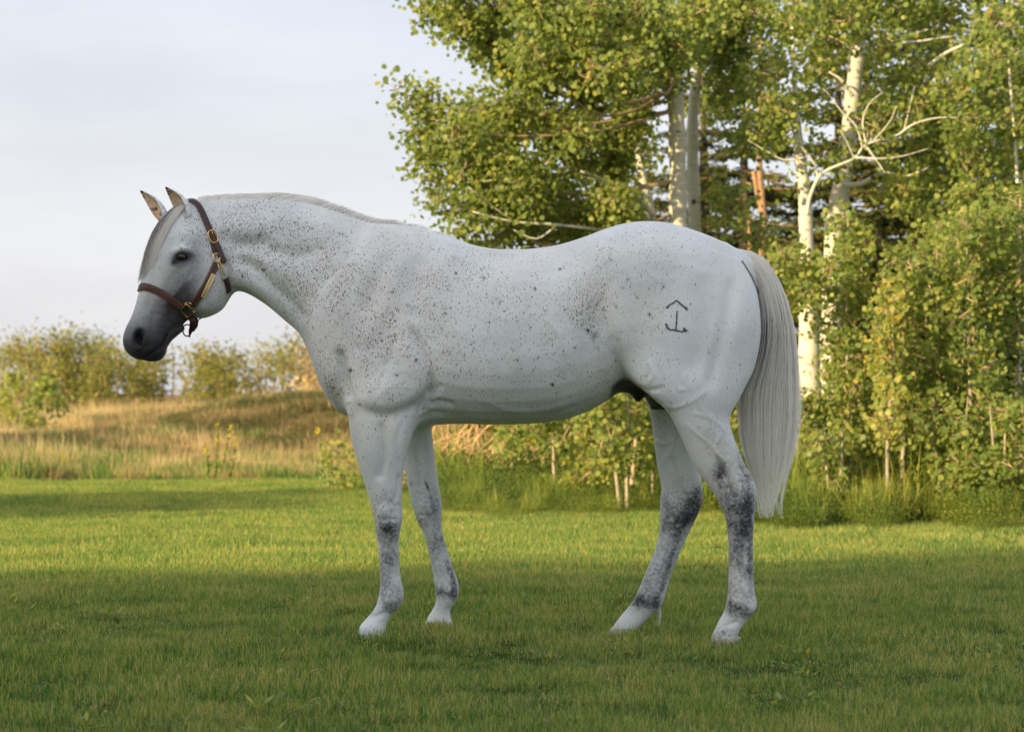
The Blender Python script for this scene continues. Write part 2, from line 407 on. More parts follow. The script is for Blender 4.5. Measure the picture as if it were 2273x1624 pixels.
# barrel, belly, flank
for k in range(5):
    line([(1030 + 48 * k, 690), (1048 + 48 * k, 760), (1050 + 48 * k, 830)], 13, .0016)
line([(1060,880),(1110,905),(1170,915),(1230,905),(1300,880)], 7, .0015); line([(1120,925),(1190,930),(1250,915),(1320,885)], 9, -.002)
bulge((1322, 715), 30, 95, -.014, 8); bulge((1250, 600), 60, 40, -.004)
step([(1352,610),(1352,680),(1366,745),(1384,805),(1412,846),(1450,880),(1485,925),(1510,990)], 14, 60, .014, -1, taper=.4)
bulge((1335, 555), 40, 26, .006); 

# quarters
line([(1628,600),(1622,660),(1612,720),(1596,780),(1580,840),(1570,880)], 16, -.008)
line([(1560,600),(1570,680),(1555,780),(1530,850)], 26, -.005)
bulge((1480, 780), 60, 70, .006); bulge((1640, 700), 26, 70, .005, 6); bulge((1440, 560), 70, 30, .004)
bulge((1545, 790), 30, 45, -.005)
line([(1418,852),(1450,862),(1478,858)], 5, -.004)
for pl, a in (([(1528,822),(1520,845),(1530,862),(1500,866)], 0.0018), ([(1573,862),(1540,888),(1500,902),(1462,893)], 0.00202), ([(1530,915),(1570,925),(1600,945),(1612,965)], 0.0018),
              ([(1545,870),(1555,905),(1590,930)], 0.00135), ([(1520,935),(1545,960),(1580,990),(1600,1020)], 0.00158), ([(1600,960),(1590,1000),(1615,1030)], .003),
              ([(1440,800),(1455,830),(1440,850)], .0025), ([(1200,700),(1240,740),(1260,800)], .002)):
    line(pl, 3.4, a)
# near hock and cannon
line([(1592,1010),(1607,1050),(1625,1090),(1640,1120)], 7, -.008); line([(1645,1030),(1655,1060),(1660,1095)], 6, -.007)
bulge((1612, 1110), 16, 18, .006); bulge((1664, 1085), 12, 18, .006); line([(1643,1130),(1648,1180),(1650,1250),(1652,1310)], 4.5, -.006); line([(1660,1150),(1663,1220),(1664,1300)], 4, -.003)
bulge((1625, 1345), 12, 12, .004); bulge((1663, 1350), 12, 12, .004); line([(1600,1390),(1620,1385),(1640,1378)], 5, -.004)
# near fore
line([(845,930),(850,980),(850,1025),(838,1072)], 8, -.008); bulge((880, 1000), 20, 60, .006); bulge((815, 1000), 20, 70, .005)
line([(895,930),(880,985),(885,1040)], 6, -.003); line([(884,1050),(882,1090),(876,1115)], 4, -.004)
bulge((850, 1135), 14, 12, .005); bulge((868, 1165), 14, 10, .004); line([(838,1150),(860,1153),(884,1150)], 4, -.003); bulge((885, 1150), 7, 16, .005)
line([(866,1190),(869,1240),(870,1295)], 4.5, -.006); line([(880,1190),(881,1240),(883,1290)], 3.5, -.003); bulge((862, 1325), 12, 14, .004); bulge((884, 1330), 10, 12, .004)
line([(820,1372),(845,1362),(868,1358)], 5, -.003)
FU = (Uf, Wf)
for a in (([(925,985),(930,1040),(938,1090)], 7, -.005), ([(978,1190),(990,1240),(998,1285)], 4.5, -.006), ([(925,1140),(950,1145),(975,1138)], 4, -.004), ([(1490,1010),(1500,1060),(1515,1100)], 7, -.006),
          ([(1466,1030),(1490,1000),(1505,960),(1510,930)], 4.5, .004), ([(1452,975),(1475,985),(1495,972)], 4, .004), ([(1500,1180),(1478,1240),(1460,1300)], 5, -.006), ([(1520,1090),(1530,1120),(1520,1140)], 5, -.004)):
    line(a[0], a[1], a[2], farl, FU)
bulge((947, 1120), 16, 14, .004, 0, farl, FU); bulge((1485, 1115), 14, 16, .005, 0, farl, FU); bulge((1540, 1110), 12, 18, .004, 0, farl, FU); bulge((1003, 1312), 10, 12, .004, 0, farl, FU)
# head
line([(383,573),(391,558),(405,552),(420,556),(430,570)], 7, .009, taper=.25); line([(385,585),(402,588),(420,582)], 5, .004)
bulge((440, 545), 16, 14, -.006); bulge((412, 520), 22, 14, .004)
line([(430,612),(405,636),(380,662),(362,680)], 6, .006); line([(392,600),(380,625),(362,655)], 9, -.004)
step([(432,585),(414,615),(408,648),(420,678),(440,694)], 5, 30, .006, 1)
line([(350,560),(340,600),(334,650),(325,700)], 10, -.004)
an = np.linspace(0, 2 * np.pi, 13)
line([(310 + 17 * math.cos(t) - 4 * math.sin(t), 750 + 24 * math.sin(t)) for t in an], 4.5, .0075, taper=0)
line([(340,690),(338,720),(336,745)], 9, -.003); bulge((348, 752), 12, 14, .005)
line([(371,741),(362,760),(349,775),(334,786),(318,792)], 3.4, -.009, taper=.1)
line([(376,745),(366,768),(352,780),(338,791)], 4, .003)
bulge((300, 780), 14, 9, .003); line([(352,698),(345,722),(346,745)], 7, .003); line([(376,700),(390,712),(400,722)], 8, .004); line([(388,676),(378,700),(372,722)], 7, -.004)
D = np.where((U_ < 520) & (W_ < 830), D * 1.15, D * 1.75)
V = V + N * D[:, None]
V = lap_smooth(V, E_, 1, .4)
N = vnormals(V, Q)

# ---- pigment: dark skin and dappled hair, speckle density (coat pattern, plus shade painted into some hollows and creases)
dark = np.zeros(len(V)); spk = np.zeros(len(V)); U_, W_ = proj(V, N)
def blob(arr, c, ru, rv, a, rot=0, w=1.0, uu=None):
    uu = (U_, W_) if uu is None else uu; t = math.radians(rot); du, dv = uu[0] - c[0], uu[1] - c[1]
    x, y = (du * math.cos(t) + dv * math.sin(t)) / ru, (-du * math.sin(t) + dv * math.cos(t)) / rv
    arr += a * np.exp(-(x * x + y * y) ** 1.3) * w
hd = (U_ < 520) & (W_ < 830)
dark += .18 * smooth01((W_ + .45 * (U_ - 340) - 560) / 110) * hd
muz = smooth01((W_ + .45 * (U_ - 340) - 640) / 120) * hd * smooth01((455 - U_) / 40)
low = smooth01((W_ - 745) / 60) * hd * (U_ < 400)
dark += .74 * muz + .30 * low
blob(dark, (402, 572), 23, 15, .8, -12, hd); blob(dark, (388, 581), 10, 5, .5, -35, hd); blob(dark, (434, 562), 20, 26, .32, 0, hd); blob(dark, (415, 605), 46, 40, .34, 0, hd); blob(dark, (405, 650), 46, 36, .24, 0, hd); blob(dark, (350, 665), 36, 26, .13, 0, hd); blob(dark, (392, 680), 34, 40, .26, 40, hd)
d, s, p = pdist(U_, W_, [(371,741),(362,760),(349,775),(334,786),(318,792)]); dark += .3 * np.exp(-(d / 3) ** 2) * hd
blob(dark, (310, 750), 13, 20, .5, -8, hd)
nl = near & leglow; fl = ~near & leglow
nearw = near.astype(float)
for c, ru, rv, a, r in (((1598,1045),14,22,.55,0), ((1650,1010),14,40,.30,-20), ((1658,1060),18,36,.5,-10), ((1640,1120),34,34,.5,0), ((1655,1165),22,50,.5,5), ((1615,1060),50,50,.22,0), ((1640,1180),40,60,.2,0), ((1645,1360),30,22,.25,0), ((1640,1250),36,70,.13,0), ((1610,1400),30,16,.18,0), ((1612,1085),18,20,.3,0), ((1630,1190),20,40,.28,0),
                        ((1666,1250),8,60,.42,0), ((1632,1345),26,13,.45,8), ((1622,1300),12,30,.25,0), ((1580,960),40,40,.12,0), ((1655,1310),20,40,.18,0), ((1605,1400),20,20,.15,0)):
    blob(dark, c, ru, rv, a, r, nearw)
for c, ru, rv, a, r in (((858,1165),18,20,.5,0), ((850,1140),26,30,.16,0), ((858,1230),24,70,.26,0), ((855,1180),30,30,.2,0), ((860,1320),30,24,.16,0), ((870,1350),18,12,.35,30), ((890,1325),8,20,.2,0), ((865,1100),20,20,.1,0), ((850,1300),8,40,.2,0)):
    blob(dark, c, ru, rv, a, r, nearw)
fw = fl.astype(float)
for c, ru, rv, a, r in (((925,1160),12,22,.5,-20), ((950,1110),30,40,.2,0), ((985,1315),34,13,.5,8), ((1008,1310),8,26,.5,0), ((1000,1260),6,60,.3,-12), ((947,1076),3.6,11,.9,-25), ((912,1073),3,6,.7,0), ((965,1200),20,40,.15,0), ((940,1040),30,60,.08,0),
                        ((1545,1115),20,36,.6,15), ((1510,1165),18,40,.5,20), ((1485,1250),8,80,.55,18), ((1480,1110),12,14,.35,0), ((1420,1335),30,14,.4,15), ((1455,1330),12,18,.4,0), ((1500,1150),44,30,.35,0), ((1470,1270),34,60,.2,18), ((1440,1345),40,24,.25,0), ((1520,1090),44,40,.2,0), ((1480,1180),16,20,.12,0), ((975,1395),40,8,.3,0)):
    blob(dark, c, ru, rv, a, r, fw, (Uf, Wf))
kneedown = smooth01((W_ - 1070) / 60) * smooth01((1385 - W_) / 30)
dark += np.where(leglow, .26 * kneedown + .20 * smooth01((W_ - 1385) / 20), 0)
for c, ru, rv, a in (((1560,960),60,50,.07), ((1600,1010),50,50,.12), ((850,1060),50,60,.06), ((1500,1040),50,60,.06), ((870,900),60,30,.05), ((1190,880),200,50,.05), ((1300,620),60,60,.04), ((1540,650),60,60,.035), ((990,640),60,80,.04)): blob(dark, c, ru, rv, a)
dark = np.where(leglow, np.minimum(dark * .8, .8), dark)
# black skin of groin and sheath, with the flank recess's shade painted in
gz = smooth01((W_ - 812) / 16) * smooth01((U_ - 1345) / 25) * smooth01((1500 - U_) / 10) * smooth01((912 - W_) / 6)
inner = np.clip(1 - np.abs(V[:, 1] - HY) / .19, 0, 1)
dark += 1.3 * gz * smooth01(inner * 2.4)
blob(dark, (1322, 742), 10, 8, .3, 0, nearw); blob(dark, (1318, 752), 5, 10, .3, 0, nearw); blob(dark, (1325, 700), 30, 60, .06); blob(dark, (1575, 790), 40, 50, .07)  # small flecks, then shade of the flank and thigh hollows painted in
blob(dark, (768, 845), 12, 26, .10); blob(dark, (930, 790), 22, 55, .13); blob(dark, (900, 840), 50, 40, .05); blob(dark, (620, 580), 80, 40, .08); blob(dark, (540, 520), 60, 40, .06); blob(dark, (1335, 780), 40, 50, .08); blob(dark, (1580, 900), 50, 30, .07)  # breast groove, behind-elbow and flank shade painted into the coat; neck speckle grey
d, s, p = pdist(U_, W_, [(1648,580),(1657,594),(1670,617),(1684,650)]); dark += .9 * np.exp(-(d / 2.2) ** 2) * (U_ > 1600)  # crease shade at the tail root painted in as a dark line
spk[:] = .13
blob(spk, (560, 520), 100, 66, 1.0); blob(spk, (620, 580), 130, 80, .7); blob(spk, (700, 640), 90, 90, .5); blob(spk, (860, 690), 110, 130, .28); blob(spk, (900, 800), 90, 70, .35); blob(spk, (745, 820), 30, 60, .4)
blob(spk, (1040, 680), 100, 110, .12); blob(spk, (1310, 700), 50, 110, .45); blob(spk, (1020, 590), 90, 50, .15); blob(spk, (450, 500), 40, 50, .3); blob(spk, (470, 640), 30, 50, .15)
spk *= 1 - .75 * smooth01((U_ - 1440) / 100) * (U_ > 1440); spk *= 1 - .8 * smooth01((W_ - 930) / 60); spk *= np.where(hd & (U_ < 400), .3, 1)

for c in ((712,549),(690,560),(600,515),(572,528),(540,500),(652,575),(745,610),(640,640),(585,600),(560,650),(845,796),(775,822),(735,846),(740,858),(795,905),(902,772),(925,800),(955,830),(880,830),(1010,612),(1075,620),(1190,640),(1240,595),(1268,640),
          (1290,700),(1275,780),(1230,850),(1362,681),(1300,735),(1420,655),(1445,700),(1385,640),(1475,640),(1400,620),(1120,690),(990,700),(1050,760),(1150,800),(870,700),(820,660),(800,740)):
    blob(dark, (c[0] + rng.normal() * 4, c[1] + rng.normal() * 4), rng.uniform(3.0, 4.6), rng.uniform(3.0, 4.8), rng.uniform(.35, .75), 0, nearw)
# coat material
hm, n, l, b = new_mat('horse_coat')
tcx = n.new('ShaderNodeTexCoord')
def attr(nm):
    a = n.new('ShaderNodeAttribute'); a.attribute_name = nm; return a.outputs['Fac']
def math_(op, a, bb, clamp=False):
    m_ = n.new('ShaderNodeMath'); m_.operation = op; m_.use_clamp = clamp
    for i, x in enumerate((a, bb)):
        if x is None: continue
        if isinstance(x, (int, float)): m_.inputs[i].default_value = x
        else: l.new(x, m_.inputs[i])
    return m_.outputs[0]
def mapr(x, a, b_, c, d_):
    m_ = n.new('ShaderNodeMapRange'); m_.interpolation_type = 'SMOOTHSTEP'
    l.new(x, m_.inputs[0])
    for i, q in enumerate((a, b_, c, d_)): m_.inputs[i + 1].default_value = q
    return m_.outputs[0]
def noise(scale, detail=4, mapping=None, rough=.55):
    z = n.new('ShaderNodeTexNoise'); z.inputs['Scale'].default_value = scale; z.inputs['Detail'].default_value = detail; z.inputs['Roughness'].default_value = rough
    if mapping:
        mm = n.new('ShaderNodeMapping'); mm.inputs['Rotation'].default_value = mapping[0]; mm.inputs['Scale'].default_value = mapping[1]
        l.new(tcx.outputs['Object'], mm.inputs[0]); l.new(mm.outputs[0], z.inputs['Vector'])
    else: l.new(tcx.outputs['Object'], z.inputs['Vector'])
    return z.outputs['Fac']
dk = attr('dark')
mott = noise(80, 5, None, .7); mid = noise(14, 4)
amp = math_('MULTIPLY', math_('MULTIPLY', mapr(dk, .03, .4, 0.16, 1.0), mapr(attr('smoothskin'), 0, 1, 1, .22)), math_('SUBTRACT', math_('ADD', math_('MULTIPLY', mott, .9), math_('MULTIPLY', mid, .8)), .85))
dkf = mapr(math_('ADD', dk, math_('MULTIPLY', amp, 1.7)), -.10, 1.3, 0, 1)
rp = n.new('ShaderNodeValToRGB'); l.new(dkf, rp.inputs[0]); el = rp.color_ramp.elements
el[0].position = 0; el[0].color = (.735, .785, .80, 1); el[1].position = 1; el[1].color = (.012, .012, .015, 1)
for p_, c_ in ((.25, (.46, .485, .50)), (.5, (.23, .24, .26)), (.75, (.07, .073, .083))):
    x_ = el.new(p_); x_.color = (*c_, 1)
# broad tone: faint warm and cool areas of coat
tone = n.new('ShaderNodeMix'); tone.data_type = 'RGBA'; tone.blend_type = 'MULTIPLY'; tone.inputs[0].default_value = 1
tr_ = n.new('ShaderNodeValToRGB'); l.new(noise(2.6, 3), tr_.inputs[0]); tr_.color_ramp.elements[0].position = .35; tr_.color_ramp.elements[0].color = (.95, .975, 1, 1); tr_.color_ramp.elements[1].position = .68; tr_.color_ramp.elements[1].color = (1, .96, .925, 1)
l.new(rp.outputs[0], tone.inputs[6]); l.new(tr_.outputs[0], tone.inputs[7])
ton2 = n.new('ShaderNodeVectorMath'); ton2.operation = 'SCALE'; l.new(tone.outputs[2], ton2.inputs[0]); l.new(mapr(noise(7, 5, None, .6), .3, .7, .86, 1.02), ton2.inputs['Scale'])
# fine hair streaks
hs = noise(330, 3, ((0, .8, 0), (1, 1, .3))); hm2 = mapr(hs, .3, .7, .91, 1.05)
sc_ = n.new('ShaderNodeVectorMath'); sc_.operation = 'SCALE'; l.new(ton2.outputs[0], sc_.inputs[0]); l.new(hm2, sc_.inputs['Scale'])
cur = sc_.outputs[0]
sp = math_('MULTIPLY', attr('speck'), mapr(noise(9, 3), .32, .68, .25, 1.9))
def specks(scale, rad, prob, colr, gain, rot):
    global cur
    mm = n.new('ShaderNodeMapping'); mm.inputs['Rotation'].default_value = (0, rot, 0); mm.inputs['Scale'].default_value = (1.25, .8, .5); mm.inputs['Location'].default_value = (scale * .013, 0, 0)
    wob = n.new('ShaderNodeTexNoise'); wob.inputs['Scale'].default_value = scale * 1.7; wob.inputs['Detail'].default_value = 2; l.new(tcx.outputs['Object'], wob.inputs['Vector'])
    w2 = n.new('ShaderNodeVectorMath'); w2.operation = 'SCALE'; w2.inputs['Scale'].default_value = .55 / scale; l.new(wob.outputs['Color'], w2.inputs[0])
    w3 = n.new('ShaderNodeVectorMath'); w3.operation = 'ADD'; l.new(tcx.outputs['Object'], w3.inputs[0]); l.new(w2.outputs[0], w3.inputs[1])
    l.new(w3.outputs[0], mm.inputs[0])
    vo = n.new('ShaderNodeTexVoronoi'); vo.inputs['Scale'].default_value = scale; l.new(mm.outputs[0], vo.inputs['Vector'])
    sx = n.new('ShaderNodeSeparateColor'); l.new(vo.outputs['Color'], sx.inputs[0])
    on = math_('GREATER_THAN', math_('MULTIPLY', sp, prob), sx.outputs[0])
    sz = math_('MULTIPLY', math_('ADD', sx.outputs[1], .35), rad)
    dd = math_('SUBTRACT', 1, mapr(math_('DIVIDE', vo.outputs['Distance'], sz), .4, 1.15, 0, 1))
    f = math_('MULTIPLY', math_('MULTIPLY', math_('MULTIPLY', dd, on), gain), mapr(dkf, .2, .6, 1, 0))
    mxx = n.new('ShaderNodeMix'); mxx.data_type = 'RGBA'; l.new(f, mxx.inputs[0]); l.new(cur, mxx.inputs[6]); mxx.inputs[7].default_value = (*colr, 1); cur = mxx.outputs[2]
specks(210, .46, 1.3, (.28, .23, .22), .85, .8)
specks(140, .36, 1.1, (.14, .075, .07), .95, .8)
specks(85, .18, .4, (.10, .05, .05), .95, .6)
specks(34, .13, .32, (.15, .085, .085), .85, .5)
l.new(cur, b.inputs['Base Color']); b.inputs['Roughness'].default_value = .62; b.inputs['Specular IOR Level'].default_value = .22
b.inputs['Sheen Weight'].default_value = .18; b.inputs['Sheen Roughness'].default_value = .5
bp = n.new('ShaderNodeBump'); bp.inputs['Strength'].default_value = .35; bp.inputs['Distance'].default_value = .0016
l.new(noise(300, 3, ((0, .8, 0), (1, 1, .3))), bp.inputs['Height']); l.new(bp.outputs[0], b.inputs['Normal'])

horse = mesh_obj('horse', V, Q.astype(np.int32), hm, None, True, {'dark': dark, 'speck': spk, 'smoothskin': hd.astype(float)}, origin=(.1, HY, 0))
tag(horse, 'white flea-bitten grey horse in a leather halter, standing side-on on the lawn', 'horse')
BV = BVHTree.FromPolygons([Vector(x) for x in V.tolist()], Q.tolist())
def hit(u, v, fromside=-1, yy=None):
    "point of the coat that pixel (u, v) shows (side -1), or its mirror on the off side (+1)"
    o_ = Vector((0, 0, CAM_H)); d_ = (P(u, v, HY) - o_).normalized()
    h = BV.ray_cast(o_ + d_ * 7, d_)
    if h[0] is None: return None, None
    if fromside < 0: return h[0], h[1]
    return Vector((h[0].x, 2 * HY - h[0].y, h[0].z)), Vector((h[1].x, -h[1].y, h[1].z))
# ---------------------------------------------------------------- hair, ears, eyes, hooves, brand
def ribbons(name, paths, width, shade, mat, parent, wdir=None, taper=None):
    "paths (n, K, 3): each strand a narrow ribbon of its own bend; shade (n,) or (n,K)"
    n_, K = paths.shape[:2]
    T = np.gradient(paths, axis=1); T /= np.maximum(np.linalg.norm(T, axis=2, keepdims=True), 1e-9)
    R = rng.normal(size=(n_, 1, 3)) * np.array([1, .55, 1]) if wdir is None else np.broadcast_to(wdir, (n_, 1, 3)) + rng.normal(size=(n_, 1, 3)) * .28
    B = np.cross(T, R); B /= np.maximum(np.linalg.norm(B, axis=2, keepdims=True), 1e-9)
    tp = np.linspace(1, 0.25, K) if taper is None else taper
    w = (width if np.ndim(width) else np.full(n_, width))[:, None, None] * tp[None, :, None] * .5
    VV = np.stack([paths - B * w, paths + B * w], 2).reshape(-1, 3)
    base = (np.arange(n_)[:, None] * K + np.arange(K - 1)[None]) * 2
    F = np.stack([base, base + 1, base + 3, base + 2], -1).reshape(-1, 4).astype(np.int32)
    sh = shade if shade.ndim == 2 else np.repeat(shade[:, None], K, 1)
    return mesh_obj(name, VV, F, mat, parent, True, {'rnd': np.repeat(sh.ravel(), 2)})

def hair_mat(name, stops):
    m, n, l, b = new_mat(name)
    at = n.new('ShaderNodeAttribute'); at.attribute_name = 'rnd'; rp = n.new('ShaderNodeValToRGB'); l.new(at.outputs['Fac'], rp.inputs[0])
    e = rp.color_ramp.elements; e[0].position = stops[0][0]; e[0].color = (*stops[0][1], 1); e[1].position = stops[-1][0]; e[1].color = (*stops[-1][1], 1)
    for p_, c_ in stops[1:-1]: x = e.new(p_); x.color = (*c_, 1)
    l.new(rp.outputs[0], b.inputs['Base Color']); b.inputs['Roughness'].default_value = .45; b.inputs['Specular IOR Level'].default_value = .35
    tr = n.new('ShaderNodeBsdfTranslucent'); l.new(rp.outputs[0], tr.inputs['Color']); ms = n.new('ShaderNodeMixShader'); ms.inputs[0].default_value = .55
    l.new(b.outputs[0], ms.inputs[1]); l.new(tr.outputs[0], ms.inputs[2]); l.new(ms.outputs[0], n['Material Output'].inputs['Surface'])
    return m
m_hair = hair_mat('white_horsehair', [(0, (.10, .10, .11)), (.3, (.42, .42, .42)), (.5, (.85, .84, .81)), (1, (.99, .98, .93))])

def interp(pl, t):
    pl = np.array(pl, float); x = np.linspace(0, 1, len(pl)); return np.stack([np.interp(t, x, pl[:, k]) for k in range(pl.shape[1])], -1)
# tail
TR = [(1640,553),(1668,558),(1695,573),(1715,598),(1733,635),(1748,680),(1758,730),(1764,800),(1768,880),(1766,950),(1756,1010),(1744,1062),(1728,1105),(1712,1148)]
TL = [(1636,562),(1650,582),(1664,607),(1679,640),(1687,680),(1689,720),(1684,770),(1668,820),(1645,870),(1643,930),(1650,990),(1664,1040),(1679,1090),(1694,1150)]
nt_ = 4600; K = 14
s0 = rng.beta(1.1, 1.1, nt_); t0 = rng.uniform(0, 1, nt_) ** 1.8 * .36; t1 = np.clip(rng.uniform(.62, 1.03, nt_), 0, 1.02); t1[rng.random(nt_) < .25] *= .85
lock = rng.normal(size=90); lk = (s0 * 89).astype(int)
# locks: strands of one lock drift together and end together
t1 = np.clip(1.03 - np.abs(.13 * lock[lk]) - .36 * rng.random(nt_), .5, 1.03)
q = np.linspace(0, 1, K)[None]; tt = t0[:, None] + (t1 - t0)[:, None] * q
dr = np.cumsum(rng.normal(size=(90, K)), 1) * .012
ss = s0[:, None] + dr[lk] + rng.normal(size=(nt_, 1)) * .02 * q
ss = ss + (np.round(s0 * 19) / 19 - s0)[:, None] * np.clip(q - .5, 0, 1) * 1.9
L_, R_ = interp(TL, tt.ravel()).reshape(nt_, K, 2), interp(TR, tt.ravel()).reshape(nt_, K, 2)
uvp = L_ * (1 - ss[..., None]) + R_ * ss[..., None]
endx = np.clip(tt - .86, 0, 1); uvp[..., 0] += ((rng.normal(size=(90, 1)) * 60)[lk] * endx + rng.normal(size=(nt_, 1)) * 30 * endx)
dep = rng.uniform(-1, 1, nt_)[:, None] * np.interp(tt, [0, .15, .4, .8, 1], [.02, .045, .075, .07, .03]) * np.sqrt(np.clip(1 - (2 * ss - 1) ** 2, .08, 1))
yy = HY + dep; pth = np.stack([(uvp[..., 0] - CU) * yy / FPX, yy, CAM_H - (uvp[..., 1] - HV) * yy / FPX], -1)
grey = np.exp(-((ss - .2) / .45) ** 2 - ((tt - .46) / .15) ** 2) * .45 + np.exp(-((ss - .85) / .3) ** 2 - ((tt - .45) / .2) ** 2) * .15
shade = np.clip(.88 + rng.normal(size=(nt_, 1)) * .16 + .14 * lock[lk][:, None] - grey * 1.1 + .06 * np.clip(tt - .6, 0, 1) * 3, 0, 1)
ribbons('tail', pth, rng.uniform(.0016, .0034, nt_), shade, m_hair, horse, (0, 1, 0))
# stray wisps between the tail and the thigh
nw = 90; w0 = rng.uniform(.36, .5, nw); kk = np.linspace(0, 1, 9)[None]
st = interp(TL, w0); ex = rng.uniform(-34, -4, nw); ey = rng.uniform(120, 260, nw)
uu = st[:, :1] + 12 + ex[:, None] * np.sin(kk * 1.9) + rng.normal(size=(nw, 1)) * 6 * kk; vv_ = st[:, 1:] + ey[:, None] * kk
yy = HY + .02 + rng.normal(size=(nw, 1)) * .03 + 0 * kk
pth = np.stack([(uu - CU) * yy / FPX, yy, CAM_H - (vv_ - HV) * yy / FPX], -1)
ribbons('tail_wisps', pth, rng.uniform(.001, .0018, nw), np.clip(.45 + rng.normal(size=nw) * .15, 0, 1), m_hair, horse, (0, 1, 0))
# mane
nm = 4200; um = np.concatenate([rng.uniform(436, 660, 2400), rng.uniform(640, 880, 1400), rng.uniform(860, 1010, 400)]); K = 7
roots = []; ok = []
for u_ in um:
    dy = random.uniform(-.05, .02) if u_ < 660 else random.uniform(-.022, .022)
    x_ = (u_ - CU) * HY / FPX; h = BV.ray_cast(Vector((x_, HY + dy, 3)), Vector((0, 0, -1)))
    roots.append(h[0] if h[0] else Vector((0, 0, -9))); ok.append(h[0] is not None)
roots = np.array([tuple(r) for r in roots]); ok = np.array(ok)
ln = np.where(um < 660, rng.uniform(.08, .15, nm), np.where(um < 870, rng.uniform(.03, .055, nm), rng.uniform(.015, .035, nm)))
ln *= np.interp(um, [430, 470, 600, 660, 700, 860, 1010], [.5, .8, 1.0, .95, 1.0, .9, .6])
q = np.linspace(0, 1, K)[None]
dy0 = roots[:, 1] - HY
back = np.clip(rng.normal(size=nm) * .28 + .65, .1, 1.3)[:, None]; up = np.where(um < 660, .75, .95)[:, None]
px_ = roots[:, 0:1] + ln[:, None] * (back * q * .9)
pz_ = roots[:, 2:3] - .003 + ln[:, None] * (up * q - (.95 if True else 0) * q * q * np.where(um < 660, .75, .35)[:, None])
py_ = roots[:, 1:2] + ln[:, None] * (np.where(um < 660, .75, .25)[:, None] * q + rng.normal(size=(nm, 1)) * .2 * q)
slope = np.interp(um, [430, 500, 600, 680, 740, 860, 1000], [.1, .1, 0, -.2, -.35, -.35, -.1])[:, None]
pz_ += (px_ - roots[:, 0:1]) * slope
ribbons('mane', np.stack([px_, py_, pz_], -1)[ok], rng.uniform(.0012, .0022, nm)[ok], np.clip(.82 + rng.normal(size=nm) * .2 - .20 * (um > 690), 0, 1)[ok], m_hair, horse, (0, 1, 0))
# forelock
FL = [(415,450),(392,458),(364,482),(343,515),(329,552),(319,592),(311,632)]
FR = [(416,458),(402,470),(376,505),(356,545),(343,580),(330,612),(318,645)]
nf = 1500; K = 10; pth = []; sh = []
for i in range(nf):
    s_ = abs(random.gauss(0, .38)); s_ = min(s_, 1); te = random.uniform(.6, 1.0) * (1 - .25 * s_); ts = random.uniform(0, .12); off = random.uniform(.002, .012); y_ = HY + random.uniform(-.03, .05)
    wob = random.gauss(0, 2.2); row = []
    for k in range(K):
        t_ = ts + (te - ts) * k / (K - 1); a_, b_ = interp(FL, np.array([t_]))[0], interp(FR, np.array([t_]))[0]
        c_ = a_ * (1 - s_) + b_ * s_; c_[0] += wob * t_ * 1.6
        h, nn = hit(c_[0] + 1.5, c_[1])
        if h is None or s_ < .08: p_ = P(c_[0] - 1, c_[1], y_)
        else: p_ = h + nn * off
        row.append(tuple(p_))
    pth.append(row); sh.append(min(1, max(0, .42 + .55 * s_ + random.gauss(0, .13) - .22 * (s_ < .3) * random.random())))
pth = np.array(pth); pth[:, 1:-1] = (pth[:, :-2] + pth[:, 1:-1] * 2 + pth[:, 2:]) / 4
sh = np.repeat(np.array(sh)[:, None], K, 1) - .22 * np.exp(-((np.linspace(0, 1, K)[None] - .6) / .3) ** 2)
ribbons('forelock', pth, rng.uniform(.0014, .0026, nf), np.clip(sh, 0, 1), m_hair, horse, (0, 1, 0))
# whisk of fetlock hair on the off hind
fp = []
for i in range(46):
    a_ = P(1462 + random.uniform(-6, 3), 1345 + random.uniform(-6, 8), 10.2 + random.uniform(-.02, .02)); e_ = P(1461 + random.gauss(0, 2), 1378 + random.uniform(-8, 12), 10.2 + random.uniform(-.01, .01))
    fp.append([tuple(a_.lerp(e_, k / 4) + Vector((.006 * math.sin(k * .8), 0, 0))) for k in range(5)])
ribbons('fetlock_hair', np.array(fp), .0022, np.clip(rng.normal(size=46) * .15 + .5, 0, 1), m_hair, horse)

# ears: cupped leaves with a pale tan lining
m_lining, n, l, b = new_mat('ear_lining'); tcx = n.new('ShaderNodeTexCoord'); nz = n.new('ShaderNodeTexNoise'); nz.inputs['Scale'].default_value = 55; nz.inputs['Detail'].default_value = 4
l.new(tcx.outputs['Object'], nz.inputs['Vector']); rp = n.new('ShaderNodeValToRGB'); l.new(nz.outputs['Fac'], rp.inputs[0])
rp.color_ramp.elements[0].position = .33; rp.color_ramp.elements[0].color = (.16, .10, .07, 1); rp.color_ramp.elements[1].position = .5; rp.color_ramp.elements[1].color = (.85, .66, .46, 1)
l.new(rp.outputs[0], b.inputs['Base Color']); b.inputs['Roughness'].default_value = .8; b.inputs['Subsurface Weight'].default_value = .15; b.inputs['Subsurface Radius'].default_value = (.01, .004, .002)
m_tip = simple_mat('ear_tip_hair', (.03, .02, .025), .8)
m_ear, n, l, b = new_mat('ear_coat'); tcx = n.new('ShaderNodeTexCoord'); nz = n.new('ShaderNodeTexNoise'); nz.inputs['Scale'].default_value = 90
l.new(tcx.outputs['Object'], nz.inputs['Vector']); rp = n.new('ShaderNodeValToRGB'); l.new(nz.outputs['Fac'], rp.inputs[0])
rp.color_ramp.elements[0].position = .3; rp.color_ramp.elements[0].color = (.40, .40, .42, 1); rp.color_ramp.elements[1].position = .6; rp.color_ramp.elements[1].color = (.76, .76, .76, 1)
l.new(rp.outputs[0], b.inputs['Base Color']); b.inputs['Roughness'].default_value = .7
